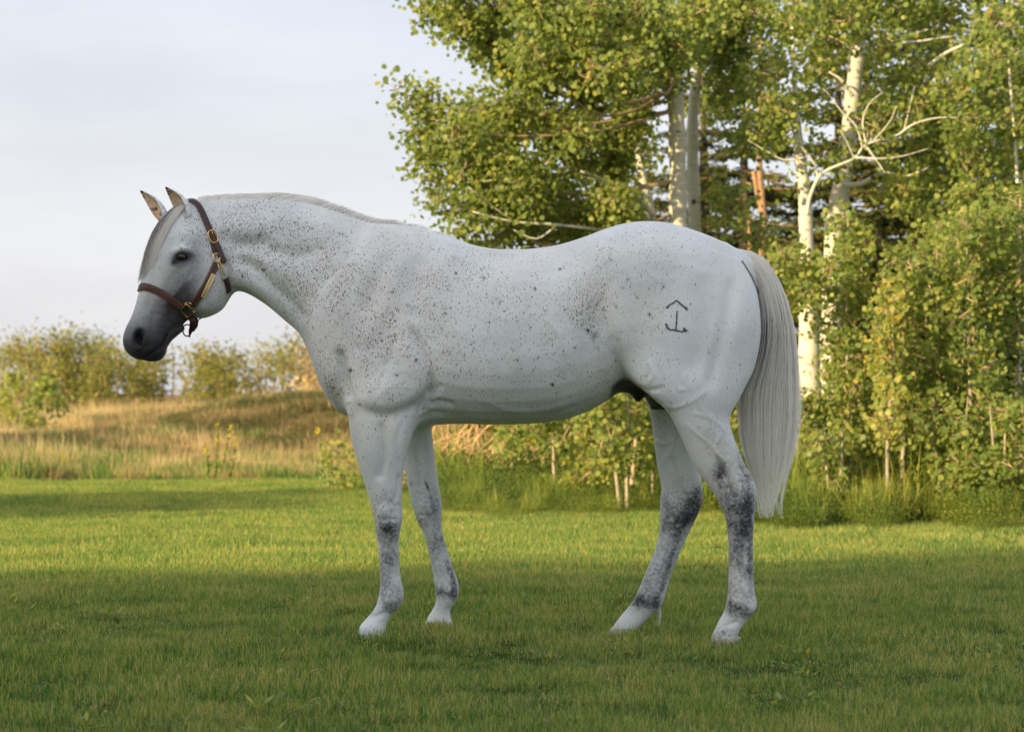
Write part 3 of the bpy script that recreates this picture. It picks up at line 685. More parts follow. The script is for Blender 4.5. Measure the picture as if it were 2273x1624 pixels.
def ear(base, tip, yb, yt, opening, rmax, bend):
    A_, B_ = P(*base, yb), P(*tip, yt); ax = (B_ - A_).normalized(); O = Vector(opening); O = (O - ax * O.dot(ax)).normalized(); S_ = ax.cross(O)
    nr, na = 16, 17; vs = []; Lh = (B_ - A_).length
    for shell in (0, 1):
        for i in range(nr):
            t = i / (nr - 1); r = rmax * (np.interp(t, [0, .18, .38, .6, .8, .93, 1], [.72, .93, 1, .84, .52, .26, .04])) - (.0032 if shell else 0)
            r = max(r, .0004); c = A_.lerp(B_, t) + O * (bend * math.sin(math.pi * t)) * Lh * -1
            half = math.radians(np.interp(t, [0, .25, .6, 1], [165, 118, 100, 95]))
            for k in range(na):
                f = -half + 2 * half * k / (na - 1)
                vs.append(c + (-O * math.cos(f) * .85 + S_ * math.sin(f)) * r)
    N0 = nr * na; fs = []; mi = []
    for sh_ in (0, 1):
        for i in range(nr - 1):
            for k in range(na - 1):
                q_ = [sh_ * N0 + i * na + k, sh_ * N0 + i * na + k + 1, sh_ * N0 + (i + 1) * na + k + 1, sh_ * N0 + (i + 1) * na + k]
                fs.append(q_ if sh_ == 0 else q_[::-1]); mi.append(2 if i >= nr - 2 else (1 if sh_ else 0))
    for i in range(nr - 1):
        for k in (0, na - 1):
            fs.append([i * na + k, (i + 1) * na + k, N0 + (i + 1) * na + k, N0 + i * na + k]); mi.append(2 if i >= nr - 2 else 1)
    fs.append([(nr - 1) * na + k for k in range(na)]); mi.append(2)
    o = mesh_obj('ear', [tuple(v) for v in vs], fs, m_ear, horse, True); o.data.materials.append(m_lining); o.data.materials.append(m_tip)
    o.data.polygons.foreach_set('material_index', mi); return o
ear((416,482), (367,415), 9.935, 9.935, (-.62, -1.0, -.5), .0330, .07)
ear((366,488), (311,423), 10.045, 10.065, (-.55, -1.0, -.55), .0300, .06)

# eyes
m_eye = simple_mat('eye', (.012, .006, .004), .04, 0, 0, 40, 0, .6)
m_lid = simple_mat('eyelid_skin', (.02, .018, .02), .4)
for sd in (-1, 1):
    c = P(404, 570.5, HY - .0785); c.y = HY + sd * .0785
    vs = []; fs = []; nr, na = 12, 20; r = .0245
    for i in range(nr + 1):
        th = math.pi * i / nr
        for k in range(na):
            f = 2 * math.pi * k / na; vs.append((c.x + r * math.sin(th) * math.cos(f), c.y + sd * r * math.cos(th), c.z + r * math.sin(th) * math.sin(f)))
    fs = [(i * na + k, i * na + (k + 1) % na, (i + 1) * na + (k + 1) % na, (i + 1) * na + k) for i in range(nr) for k in range(na)]
    mesh_obj('eye', vs, fs, m_eye, horse, True)
    mb = MB()
    for up_, (dv, a0) in (('u', (-1, .0)), ('l', (1, 0))):
        pts = []
        for k in range(9):
            t = k / 8; u_ = 387.5 + 33 * t; v_ = 576.5 - 7.5 * t + dv * (9.2 if dv < 0 else 7.4) * math.sin(math.pi * t) ** .75 + 4 * (1 - t) ** 3
            h, nn = hit(u_, v_, sd)
            if h is not None and abs(h.y - HY) > .088: pts.append(h)
            else: q_ = P(u_, v_, HY - .0945); q_.y = HY + sd * .0945; pts.append(q_)
        ys = [p.y for p in pts]; 
        for k in range(9): 
            t = k / 8; pts[k] = Vector((pts[k].x, HY + sd * (.0925 + .0045 * math.sin(math.pi * t)), pts[k].z))
        mb.tube(pts, [.0014 + .0015 * math.sin(math.pi * k / 8) for k in range(9)], 6)
    mb.build('eyelid', m_lid, horse, True)

# hooves
m_hoof = simple_mat('pale_hoof_horn', (.42, .38, .33), .55, 0, .25, 70, .3)
for S_, yc in ((nfore, 9.82), (ffore, 10.18), (nhind, 9.8), (fhind, 10.2)):
    a = S_[-1]; zt = .03; c = (P(a[0], 870, yc) + P(a[2], 870, yc)) / 2; half = (a[2] - a[0]) / 2 * yc / FPX
    vs = []; na = 24
    for z, g in ((-.01, 1.10), (.012, 1.06), (.034, .97), (.036, .9)):
        for k in range(na):
            f = 2 * math.pi * k / na; toe = 1.06 if math.cos(f) < 0 else .96
            vs.append((c.x + .004 - (.02 - z) * .25 + half * g * math.cos(f) * toe, yc + a[4] * g * math.sin(f), z))
    fs = [(i * na + k, i * na + (k + 1) % na, (i + 1) * na + (k + 1) % na, (i + 1) * na + k) for i in range(3) for k in range(na)] + [tuple(range(na))[::-1], tuple(3 * na + k for k in range(na))]
    mesh_obj('hoof', vs, fs, m_hoof, horse, True)

# brand: chevron over an anchor-like mark, bare dark skin a hair above the coat
m_brand = simple_mat('bare_dark_skin', (.085, .085, .10), .8, 0, .6, 160)
mb = MB()
def stroke(pl, w, jit=.6):
    pl = np.array(pl, float); out = []
    for a_, b_ in zip(pl[:-1], pl[1:]):
        m_ = max(2, int(np.hypot(*(b_ - a_)) / 2.2))
        for k in range(m_): out.append(a_ + (b_ - a_) * k / m_)
    out.append(pl[-1]); out = np.array(out) + rng.normal(size=(len(out), 2)) * .35; d = np.gradient(out, axis=0); d /= np.linalg.norm(d, axis=1)[:, None]; pn = np.stack([-d[:, 1], d[:, 0]], 1)
    vs = []
    for p_, nn_ in zip(out, pn):
        ww = w * random.uniform(1 - jit * .5, 1 + jit * .4)
        for s_ in (-.5, .5):
            h, hn = hit(*(p_ + nn_ * ww * s_)); vs.append(h + hn * .0015)
    mb.add([tuple(v) for v in vs], [(2 * k, 2 * k + 1, 2 * k + 3, 2 * k + 2) for k in range(len(out) - 1)])
stroke([(1480,681),(1491,674),(1502,667.5),(1513,676),(1525,686.5)], 3.4); stroke([(1479,683),(1484,679)], 5); stroke([(1521,683),(1526,688)], 5)
stroke([(1502.5,690),(1502,710),(1500,732)], 3.4)
stroke([(1478.5,720),(1481,727),(1488,732),(1500,733),(1512,736),(1523,735)], 3.8); stroke([(1517,730),(1524,736)], 6); stroke([(1477,718),(1481,722)], 5)
mb.build('brand_mark', m_brand, horse)

# ---------------------------------------------------------------- the halter
halter = empty('halter', (horse.location.x - 1.15, HY, 1.2), 'dark brown leather halter with brass fittings and name plate on the horse\'s head', 'halter')
m_leather = simple_mat('brown_bridle_leather', (.045, .016, .014), .38, 0, .35, 60, .25)
m_stitch = simple_mat('tan_stitching', (.20, .10, .06), .7)
m_brass = simple_mat('brass', (.78, .52, .17), .22, 1.0, .12, 90)
m_plate = simple_mat('engraved_brass_plate', (.80, .62, .28), .38, .6, .1, 120)
m_engr = simple_mat('dark_engraving', (.10, .06, .02), .6)
def strap(name, pts, nrm, w, t=.0035, stitch=True, wd=None):
    "leather strap: rounded flat section swept along pts, flat side facing nrm; raised stitched edges as a sub-part"
    pts = [Vector(p) for p in pts]; nrm = [Vector(x).normalized() for x in nrm]
    mb = MB(); st_ = MB(); prof = [(-.5, .15), (-.44, .5), (-.15, .62), (.15, .62), (.44, .5), (.5, .15), (.5, -.5), (-.5, -.5)]; vs = []; n_ = len(pts); rails = (-.33, .33) if w < .027 else (-.36, -.12, .12, .36); rail = tuple([] for _ in rails)
    for i in range(n_):
        T = (pts[min(i + 1, n_ - 1)] - pts[max(i - 1, 0)]).normalized(); N_ = (nrm[i] - T * nrm[i].dot(T)).normalized(); B_ = T.cross(N_)
        ww = w if wd is None else wd[i]
        for a_, c_ in prof: vs.append(pts[i] + B_ * a_ * ww + N_ * c_ * t)
        for k, s_ in enumerate(rails): rail[k].append(pts[i] + B_ * s_ * ww + N_ * t * .62)
    m_ = len(prof)
    mb.add([tuple(v) for v in vs], [(i * m_ + k, (i + 1) * m_ + k, (i + 1) * m_ + (k + 1) % m_, i * m_ + (k + 1) % m_) for i in range(n_ - 1) for k in range(m_)] + [tuple(range(m_)), tuple((n_ - 1) * m_ + k for k in range(m_))[::-1]])
    o = mb.build(name, m_leather, halter, True)
    if stitch:
        for r_ in rail: st_.tube(r_, .0009, 4)
        st_.build('stitching', m_stitch, o)
    return o
def surf_path(pl, side=-1, n_=22, off=.004):
    pl = np.array(pl, float); sm = catmull(pl, max(2, n_ // (len(pl) - 1))) if len(pl) > 2 else np.array([pl[0] + (pl[1] - pl[0]) * k / (n_ - 1) for k in range(n_)])
    pts, nn = [], []
    for u_, v_ in sm:
        h, hn = hit(u_, v_, side)
        if h is None: continue
        pts.append(h + hn * off); nn.append(hn)
    for _ in range(3):
        nn = [nn[0]] + [(nn[i - 1] + nn[i] * 2 + nn[i + 1]).normalized() for i in range(1, len(nn) - 1)] + [nn[-1]]
        pts = [pts[0]] + [(pts[i - 1] + pts[i] * 2 + pts[i + 1]) / 4 for i in range(1, len(pts) - 1)] + [pts[-1]]
    return [p + n_ * .0015 for p, n_ in zip(pts, nn)], nn
# noseband: near ring, over the nose, off ring
a_, an_ = surf_path([(408,682),(386,668),(366,654),(345,643),(330,637.5),(320,636),(314.5,637)], -1, 24)
b_, bn_ = surf_path([(408,682),(386,668),(366,654),(345,643),(330,637.5),(320,636),(314.5,637)], 1, 24)
top = P(308.5, 640, HY)
over = [Vector((top.x, HY + k * .013, top.z + .002 - abs(k) * .0012)) for k in (-1, 0, 1)]
strap('noseband', a_ + over + b_[::-1], an_ + [Vector((-1, k * .35, .3)) for k in (-1, 0, 1)] + bn_[::-1], .0285)
for sd in (-1, 1):
    p_, q_ = surf_path([(428,677),(440,660),(456.5,632.5),(470,606),(480,584)], sd, 24); cheek_o = strap('cheek_strap', p_, q_, .0255)
    if sd < 0: ck = (p_, q_)
    p_, q_ = surf_path([(477,562),(473,545),(469.5,530)], sd, 10); strap('cheek_strap', p_, q_, .017, .003, False)
    c_, cn_ = surf_path([(426,448),(436,454),(446,468),(455,488),(464,508),(472,525),(481,545),(489,563),(495,577),(497.5,584)], sd, 40, .0065)
    if sd < 0: cA, cNA = c_, cn_
    else: cB, cNB = c_, cn_
tp = P(424, 445, HY); over = [Vector((tp.x, HY + k * .014, tp.z + .006 - abs(k) * .001)) for k in (-1, 0, 1)]
wds = [.0235] * (len(cA) - 4) + [.023, .021, .016, .008]
strap('crown_strap', cA[::-1] + over + cB, cNA[::-1] + [Vector((0, k * .5, 1)) for k in (-1, 0, 1)] + cNB, .0235, .004, False, wds[::-1] + [.0235] * 3 + wds)
# jaw strap from the snap down behind the jaw, under the throat
a_, an_ = surf_path([(500,617),(504,630),(506,641),(506.5,646)], -1, 12); b_, bn_ = surf_path([(500,617),(504,630),(506,641),(506.5,646)], 1, 12)
bt = P(505, 652, HY); over = [Vector((bt.x + .002, HY + k * .02, bt.z - .006 + abs(k) * .002)) for k in (-1, 0, 1)]
strap('throat_strap', a_ + over + b_[::-1], an_ + [Vector((.3, k * .6, -1)) for k in (-1, 0, 1)] + bn_[::-1], .021, .004, False)
# strap lying along the underside of the jaw from the throat to the chin
jb = [P(u_, v_, HY) for u_, v_ in ((503,664),(494,683),(474,695.5),(452,703),(436,712),(424,722))]
strap('jaw_strap', jb, [Vector((.6, 0, -1))] * len(jb), .02, .003, False)
# chin strap with its hanging ring
h1, n1 = hit(424, 702); c1 = P(427, 716, HY - .035)
ch = [h1 + n1 * .008, P(428, 712, h1.y - .004), P(428, 724, HY - .03), P(425, 735, HY - .008), P(421, 742, HY)]
ch_n = [Vector((.15, -1, 0)), Vector((.2, -1, 0)), Vector((.3, -1, 0)), Vector((.6, -.8, 0)), Vector((.8, -.5, 0))]
strap('chin_strap', ch + [Vector((c.x, 2 * HY - c.y, c.z)) for c in ch[-2::-1]], ch_n + [Vector((c.x, -c.y, 0)) for c in ch_n[-2::-1]], .024, .005, False)
def wire(name, pts, r, closed=True, mat_=None, sides=8):
    mb = MB(); pts = [Vector(p) for p in pts]; n_ = len(pts)
    if closed:
        vs = []; c = sum(pts, Vector()) / n_
        nrm = (pts[1] - pts[0]).cross(pts[n_ // 3] - pts[0]).normalized()
        for i in range(n_):
            T = (pts[(i + 1) % n_] - pts[i - 1]).normalized(); B_ = T.cross(nrm).normalized()
            for k in range(sides):
                f = 2 * math.pi * k / sides; vs.append(pts[i] + (nrm * math.cos(f) + B_ * math.sin(f)) * r)
        mb.add([tuple(v) for v in vs], [(i * sides + k, i * sides + (k + 1) % sides, ((i + 1) % n_) * sides + (k + 1) % sides, ((i + 1) % n_) * sides + k) for i in range(n_) for k in range(sides)])
    else: mb.tube(pts, r, sides)
    return mb.build(name, mat_ or m_brass, halter, True)
def loop_on(center, hw, hh, rot, side=-1, off=.009, sq=2.0, n_=28, tilt=(0, 0)):
    h, hn = hit(*center, side)
    if h is None: h = P(*center, HY - .06)
    out = []
    for k in range(n_):
        f = 2 * math.pi * k / n_; c_, s_ = math.cos(f), math.sin(f)
        x = hw * math.copysign(abs(c_) ** (2 / sq), c_); z = hh * math.copysign(abs(s_) ** (2 / sq), s_)
        X = x * math.cos(rot) - z * math.sin(rot); Z = x * math.sin(rot) + z * math.cos(rot)
        y = h.y + side * off - ((hn.x * X + hn.z * Z) / hn.y if abs(hn.y) > .3 else 0)
        out.append(Vector((h.x + X, y, h.z + Z)))
    return out
for sd in (-1, 1):
    wire('crown_buckle', loop_on((474,525), .0155, .0245, math.radians(22), sd, .013, 2.6), .0022)
    wire('cheek_ring', loop_on((481,572), .0125, .0165, math.radians(12), sd, .008, 2.1), .0024)
    wire('square_ring', loop_on((416,690), .0185, .0185, math.radians(38), sd, .010, 4.5), .0022)
    for du, dv, r_ in ((-3, -16, 38), (8, -16, -38), (15, 3, 38)):
        h, hn = hit(416 + du, 690 + dv, sd)
        if h is None: continue
        q_ = h + Vector((0, sd * .011, 0)); d_ = Vector((math.cos(math.radians(r_)), 0, math.sin(math.radians(r_)))) * .007; wire('bar_end', [q_ - d_, q_ + d_], .0022, False)
h1, _ = hit(477, 514)
wire('buckle_tongue', [P(470, 511, h1.y - .016), P(474, 524, h1.y - .017)], .0016, False)
# snap hook
sp_ = []
for u_, v_ in ((485,579),(490,583),(493,592),(497,606),(499,612)):
    h, hn = hit(u_, v_); sp_.append((h if h else P(u_, v_, HY - .07)) + Vector((0, -.011, 0)))
wire('snap_hook', sp_, .0022, False)
sp_ = []
for u_, v_ in ((484,584),(487,596),(492,606),(494,618),(497,622)):
    h, hn = hit(u_, v_); sp_.append((h if h else P(u_, v_, HY - .07)) + Vector((0, -.009, 0)))
wire('snap_hook', sp_, .0018, False)
# hanging ring
wire('chin_ring', [P(415.5 + 9.5 * math.cos(f) * 1.02, 733 + 13 * math.sin(f), HY - .004) for f in np.linspace(0, 2 * math.pi, 24, endpoint=False)], .0026, True, simple_mat('tarnished_brass', (.10, .06, .03), .35, 1))
# name plate, wrapped on the cheek strap, with engraved letters
pA, _ = hit(449.4, 659); pB, _ = hit(471.9, 608.5)
pts_, nn_ = surf_path([(450.8, 659), (461.5, 634), (473, 609)], -1, 14)
ax = (pts_[-1] - pts_[0]).normalized(); nm_ = sum(nn_, Vector()).normalized(); bx_ = ax.cross(nm_).normalized()
pl_ = MB(); vs = []
for p_, q_ in zip(pts_, nn_):
    for a2, c2 in ((-.5, .0062), (.5, .0062), (.5, .0035), (-.5, .0035)): vs.append(tuple(p_ + bx_ * a2 * .0165 + q_ * c2))
m_ = len(pts_); pl_.add(vs, [(i * 4 + k, (i + 1) * 4 + k, (i + 1) * 4 + (k + 1) % 4, i * 4 + (k + 1) % 4) for i in range(m_ - 1) for k in range(4)] + [(0, 1, 2, 3), tuple((m_ - 1) * 4 + k for k in (3, 2, 1, 0))])
plate = pl_.build('name_plate', m_plate, halter)
Lp = (pts_[-1] - pts_[0]).length; mid = (pts_[0] + pts_[-1]) / 2
tx = bpy.data.curves.new('engraved_name', 'FONT'); tx.body = 'FESTAS DYNASTY'; tx.align_x = 'CENTER'; tx.align_y = 'CENTER'; tx.size = .0105; tx.extrude = .0002; tx.space_character = 1.08; tx.offset = .00012
to = bpy.data.objects.new('engraved_name', tx); col.objects.link(to); tx.materials.append(m_engr)
bpy.context.view_layer.update(); tw = to.dimensions.x
me_t = bpy.data.meshes.new_from_object(to.evaluated_get(bpy.context.evaluated_depsgraph_get())); bpy.data.objects.remove(to); to = bpy.data.objects.new('engraved_name', me_t); col.objects.link(to)
xx = ax; zz = nm_; zz = (zz - xx * zz.dot(xx)).normalized(); y2 = zz.cross(xx)
sag = max((p_ - mid).dot(zz) for p_ in pts_)
sc1 = (Lp * .86) / max(tw, 1e-6)
M = Matrix((( xx.x * sc1, y2.x, zz.x), (xx.y * sc1, y2.y, zz.y), (xx.z * sc1, y2.z, zz.z))).to_4x4()
M.translation = mid + zz * (max(.0, sag) + .0064) - wloc(plate)
to.parent = plate; to.matrix_local = M
for e_ in (0, -1):
    q_ = pts_[e_] + (ax if e_ == 0 else -ax) * .005 + nn_[e_] * .0066; wv = MB(); wv.tube([q_, q_ + nn_[e_] * .0006], .0022, 8); wv.build('rivet', m_engr, plate)
# ---------------------------------------------------------------- terrain
def height(x, y):
    "ground height: flat lawn, then a rough meadow that rises to a low bank with mounds on the left"
    x = np.asarray(x, float); y = np.asarray(y, float)
    z = .012 * np.sin(x * .9 + 1.3) * np.sin(y * .7) * np.clip((y - 12) / 6, 0, 1)
    m = np.clip((y - 29) / 22, 0, 1); z = z + .30 * m * m * (3 - 2 * m)
    for cx, cy, rx, ry, a in ((-4.4, 40, 2.2, 4, .26), (-3.0, 43, 2.2, 4, .30), (-2.2, 39, 2.0, 3, .26), (-8.2, 44, 4, 4, .22), (-.5, 40, 2.4, 4, .35), (-11, 38, 4, 3, .10), (-6.3, 35, 2.4, 2.0, .10)):
        z = z + a * np.exp(-((x - cx) / rx) ** 2 - ((y - cy) / ry) ** 2)
    z = z + .036 * np.exp(-((x + .45) / .42) ** 2 - ((y - 9.95) / .55) ** 2)
    b = np.clip((y - 62) / 60, 0, 1); z = z - .9 * b * b * (3 - 2 * b)
    return z
def grid_mesh(name, xs, ys, mat, dz=0.0, mask=None):
    X, Y = np.meshgrid(xs, ys); Z = height(X, Y) + dz; nx = len(xs)
    VV = np.stack([X, Y, Z], -1).reshape(-1, 3); i = np.arange((len(ys) - 1) * nx).reshape(-1, nx)[:, :-1].ravel()
    return mesh_obj(name, VV, np.stack([i, i + 1, i + nx + 1, i + nx], -1).astype(np.int32), mat, None, True)
m_soil, n, l, b = new_mat('turf_soil')
ge = n.new('ShaderNodeNewGeometry'); nz = n.new('ShaderNodeTexNoise'); nz.inputs['Scale'].default_value = 1.2; nz.inputs['Detail'].default_value = 8; nz.inputs['Roughness'].default_value = .7
l.new(ge.outputs['Position'], nz.inputs['Vector']); rp = n.new('ShaderNodeValToRGB'); l.new(nz.outputs['Fac'], rp.inputs[0])
rp.color_ramp.elements[0].position = .35; rp.color_ramp.elements[0].color = (.03, .055, .012, 1); rp.color_ramp.elements[1].position = .68; rp.color_ramp.elements[1].color = (.06, .085, .022, 1)
l.new(rp.outputs[0], b.inputs['Base Color']); b.inputs['Roughness'].default_value = .95; b.inputs['Specular IOR Level'].default_value = .05
m_meadow, n, l, b = new_mat('dry_meadow_soil')
ge = n.new('ShaderNodeNewGeometry'); nz = n.new('ShaderNodeTexNoise'); nz.inputs['Scale'].default_value = .8; nz.inputs['Detail'].default_value = 8; nz.inputs['Roughness'].default_value = .7
l.new(ge.outputs['Position'], nz.inputs['Vector']); rp = n.new('ShaderNodeValToRGB'); l.new(nz.outputs['Fac'], rp.inputs[0])
rp.color_ramp.elements[0].position = .35; rp.color_ramp.elements[0].color = (.10, .075, .04, 1); rp.color_ramp.elements[1].position = .65; rp.color_ramp.elements[1].color = (.26, .19, .10, 1)
l.new(rp.outputs[0], b.inputs['Base Color']); b.inputs['Roughness'].default_value = .95; b.inputs['Specular IOR Level'].default_value = .05
tag(grid_mesh('lawn', np.concatenate([np.linspace(-30, -3, 30), np.linspace(-2.8, 2.8, 36), np.linspace(3, 30, 30)]), np.concatenate([np.linspace(-12, 8, 30), np.linspace(8.2, 12, 24), np.linspace(12.4, 30, 50)]), m_soil), kind='structure')
tag(grid_mesh('meadow', np.concatenate([[-900, -300, -120, -60], np.linspace(-40, 40, 121), [60, 120, 300, 900]]), np.concatenate([np.linspace(30, 70, 81), np.linspace(74, 130, 15), [200, 400, 900, 1800]]), m_meadow), kind='structure')

# ---------------------------------------------------------------- grass: tufts of real blades scattered as stuff
m_grass = leafy_mat('lawn_grass', [(0, (.030, .095, .034)), (.35, (.095, .215, .066)), (.62, (.235, .325, .088)), (.84, (.47, .46, .14)), (.93, (.46, .42, .2)), (1, (.58, .48, .28))], .48, .6, .08, patch=.11, pscale=1.6)
m_dry = leafy_mat('dry_grass', [(0, (.09, .11, .045)), (.25, (.20, .17, .09)), (.55, (.37, .285, .16)), (.8, (.54, .42, .25)), (1, (.70, .58, .36))], .35, .7, .08, patch=.3, pscale=.5)
m_weed = leafy_mat('weed_leaves', [(0, (.06, .11, .024)), (.5, (.16, .24, .05)), (.85, (.28, .34, .07)), (1, (.45, .42, .10))], .42, .5, .25, patch=.15, pscale=.8)
def blades(n_, R, h, w, lean, seg=3, shade=(.45, .2), curl=.6, strawp=.05):
    x, y = rng.uniform(-R, R, n_), rng.uniform(-R, R, n_); hh = h * rng.uniform(.45, 1.15, n_); a = rng.uniform(0, 2 * np.pi, n_); f = rng.uniform(0, np.pi, n_)
    ln = np.abs(rng.normal(size=n_)) * lean; sh = np.clip(rng.normal(size=n_) * shade[1] + shade[0], 0, .88); st = rng.random(n_) < strawp; sh[st] = rng.uniform(.9, 1, st.sum())
    t = np.linspace(0, 1, seg + 1); VV = []
    for k in range(seg + 1):
        r = ln * hh * (t[k] * .5 + curl * t[k] ** 2); z = hh * t[k] * np.sqrt(np.clip(1 - (ln * t[k] * .7) ** 2, .15, 1)) - .004
        ww = w * (1 - t[k] ** 1.6) * .5 + .0001
        cx, cy = x + np.cos(a) * r, y + np.sin(a) * r
        VV.append(np.stack([cx - np.cos(f) * ww, cy - np.sin(f) * ww, z], -1)); VV.append(np.stack([cx + np.cos(f) * ww, cy + np.sin(f) * ww, z], -1))
    VV = np.stack(VV, 1).reshape(-1, 3); m_ = 2 * (seg + 1); base = (np.arange(n_) * m_)[:, None] + np.arange(seg)[None] * 2
    F = np.stack([base, base + 1, base + 3, base + 2], -1).reshape(-1, 4).astype(np.int32)
    return VV, F, np.repeat(sh, m_)
def variant(name, parts, mat):
    vs, fs, sh, k = [], [], [], 0
    for VV, F, s_ in parts: vs.append(VV); fs.append(F + k); sh.append(s_); k += len(VV)
    o = mesh_obj(name, np.concatenate(vs), np.concatenate(fs), mat, None, False, {'rnd': np.concatenate(sh)}); col.objects.unlink(o); return o
def scatter(name, pts, rot, scl, var, sources, label=None):
    "points mesh + geometry nodes: instance one of the sources on every point (ground cover only)"
    me = bpy.data.meshes.new(name); me.vertices.add(len(pts)); me.vertices.foreach_set('co', np.asarray(pts, np.float32).ravel())
    for nm, a, ty in (('rotz', rot, 'FLOAT'), ('scl', scl, 'FLOAT'), ('var', var, 'INT')):
        at = me.attributes.new(nm, ty, 'POINT'); at.data.foreach_set('value', np.asarray(a, np.float32 if ty == 'FLOAT' else np.int32))
    o = bpy.data.objects.new(name, me); col.objects.link(o); tag(o, kind='stuff')
    ng = bpy.data.node_groups.new(name, 'GeometryNodeTree'); ng.interface.new_socket('Geometry', in_out='INPUT', socket_type='NodeSocketGeometry'); ng.interface.new_socket('Geometry', in_out='OUTPUT', socket_type='NodeSocketGeometry')
    N_, L_2 = ng.nodes, ng.links; gi, go = N_.new('NodeGroupInput'), N_.new('NodeGroupOutput'); jn = N_.new('GeometryNodeJoinGeometry')
    def na(nm, ty):
        x = N_.new('GeometryNodeInputNamedAttribute'); x.data_type = ty; x.inputs['Name'].default_value = nm; return [s for s in x.outputs if s.enabled and s.name == 'Attribute'][0]
    r_, s_, v_ = na('rotz', 'FLOAT'), na('scl', 'FLOAT'), na('var', 'INT')
    cx = N_.new('ShaderNodeCombineXYZ'); L_2.new(r_, cx.inputs['Z'])
    for k, src in enumerate(sources):
        oi = N_.new('GeometryNodeObjectInfo'); oi.inputs['Object'].default_value = src; oi.inputs['As Instance'].default_value = True
        cp = N_.new('FunctionNodeCompare'); cp.data_type = 'INT'; cp.operation = 'EQUAL'
        ia = [s for s in cp.inputs if s.enabled]; L_2.new(v_, ia[0]); ia[1].default_value = k
        ip = N_.new('GeometryNodeInstanceOnPoints'); L_2.new(gi.outputs[0], ip.inputs['Points']); L_2.new(cp.outputs[0], ip.inputs['Selection']); L_2.new(oi.outputs['Geometry'], ip.inputs['Instance'])
        L_2.new(cx.outputs[0], ip.inputs['Rotation']); L_2.new(s_, ip.inputs['Scale']); L_2.new(ip.outputs[0], jn.inputs[0])
    L_2.new(jn.outputs[0], go.inputs[0]); md = o.modifiers.new('scatter', 'NODES'); md.node_group = ng
    return o
def in_view(y, pad=1.0): return y * 1136.5 / FPX + pad
def vnoise(x, y, s, seed=0):
    "smooth value noise 0..1"
    r_ = np.random.default_rng(seed).random((64, 64)); gx, gy = x * s + 100, y * s + 100
    i, j = np.floor(gx).astype(int), np.floor(gy).astype(int); fx, fy = gx - i, gy - j; fx, fy = fx * fx * (3 - 2 * fx), fy * fy * (3 - 2 * fy)
    g_ = lambda a, b_: r_[a % 64, b_ % 64]
    return (g_(i, j) * (1 - fx) + g_(i + 1, j) * fx) * (1 - fy) + (g_(i, j + 1) * (1 - fx) + g_(i + 1, j + 1) * fx) * fy
# near turf
src = [variant('turf_tuft', [blades(240, .10, .042 + .008 * k, .0034, .55, 3, (.40 + .04 * k, .26), strawp=.09)], m_grass) for k in range(4)]
src += [variant('turf_tuft', [blades(200, .10, .062, .0042, .6, 3, (.5, .2), strawp=.12)], m_grass)]
src += [variant('turf_tuft', [blades(220, .10, .032, .0045, .8, 3, (.30, .2), strawp=.2), blades(40, .05, .02, .011, 1.4, 2, (.55, .15))], m_grass)]
def turf(name, y0, y1, dens, sc0, sources, pad=.8, hvar=True):
    n_ = int(dens * (y1 - y0) * 2 * (in_view((y0 + y1) / 2, pad))); u = rng.random(n_)
    y = y0 + (y1 - y0) * u; x = rng.uniform(-1, 1, n_) * in_view(y1, pad); k = np.abs(x) < in_view(y, pad); x, y = x[k], y[k]
    hn = vnoise(x, y, 1.1, 3) * .6 + vnoise(x, y, 3.1, 4) * .4
    s_ = sc0 * (.62 + .75 * hn) * rng.uniform(.85, 1.15, len(x)); v_ = rng.integers(0, len(sources), len(x)); v_[(hn < .32) & (rng.random(len(x)) < .6)] = len(sources) - 1
    scatter(name, np.stack([x, y, height(x, y)], -1), rng.uniform(0, 6.28, len(x)), s_, v_, sources)
turf('lawn_grass', 5.0, 13.5, 150, .82, src, 1.8)
srcm = [variant('turf_tuft', [blades(200, .17, .052, .0062, .6, 2, (.52 + .03 * k, .2), strawp=.08)], m_grass) for k in range(4)]
turf('lawn_grass', 13.3, 31, 44, 1.0, srcm, 5.0)
# broad-leaved weeds and clover in the lawn
def leafy_patch(n_, R, h, w, el, shade=(.5, .2)):
    x, y = rng.normal(size=n_) * R * .5, rng.normal(size=n_) * R * .5; z = rng.uniform(.1, 1, n_) * h; a = rng.uniform(0, 6.28, n_); til = rng.uniform(-.5, .9, n_); ll = w * rng.uniform(.6, 1.3, n_)
    d = np.stack([np.cos(a) * np.cos(til), np.sin(a) * np.cos(til), np.sin(til)], -1); s_ = np.stack([-np.sin(a), np.cos(a), 0 * a], -1); c = np.stack([x, y, z], -1)
    VV = np.stack([c, c + d * ll[:, None] * .45 + s_ * ll[:, None] * .5 / el, c + d * ll[:, None], c + d * ll[:, None] * .45 - s_ * ll[:, None] * .5 / el], 1).reshape(-1, 3)
    return VV, np.arange(n_ * 4).reshape(-1, 4).astype(np.int32), np.repeat(np.clip(rng.normal(size=n_) * shade[1] + shade[0], 0, 1), 4)
srcw = [variant('clover_patch', [leafy_patch(40, .10, .035, .022, 1.6, (.3, .2))], m_weed), variant('clover_patch', [leafy_patch(22, .08, .05, .05, 3, (.7, .15))], m_weed), variant('clover_patch', [leafy_patch(7, .07, .03, .024, 2, (.5, .25))], m_dry)]
n_ = 1000; y = rng.uniform(6, 28, n_); x = rng.uniform(-1, 1, n_) * in_view(y, .2)
scatter('clover', np.stack([x, y, height(x, y)], -1), rng.uniform(0, 6.28, n_), rng.uniform(.5, 1.1, n_), rng.choice(3, n_, p=[.55, .2, .25]), srcw)
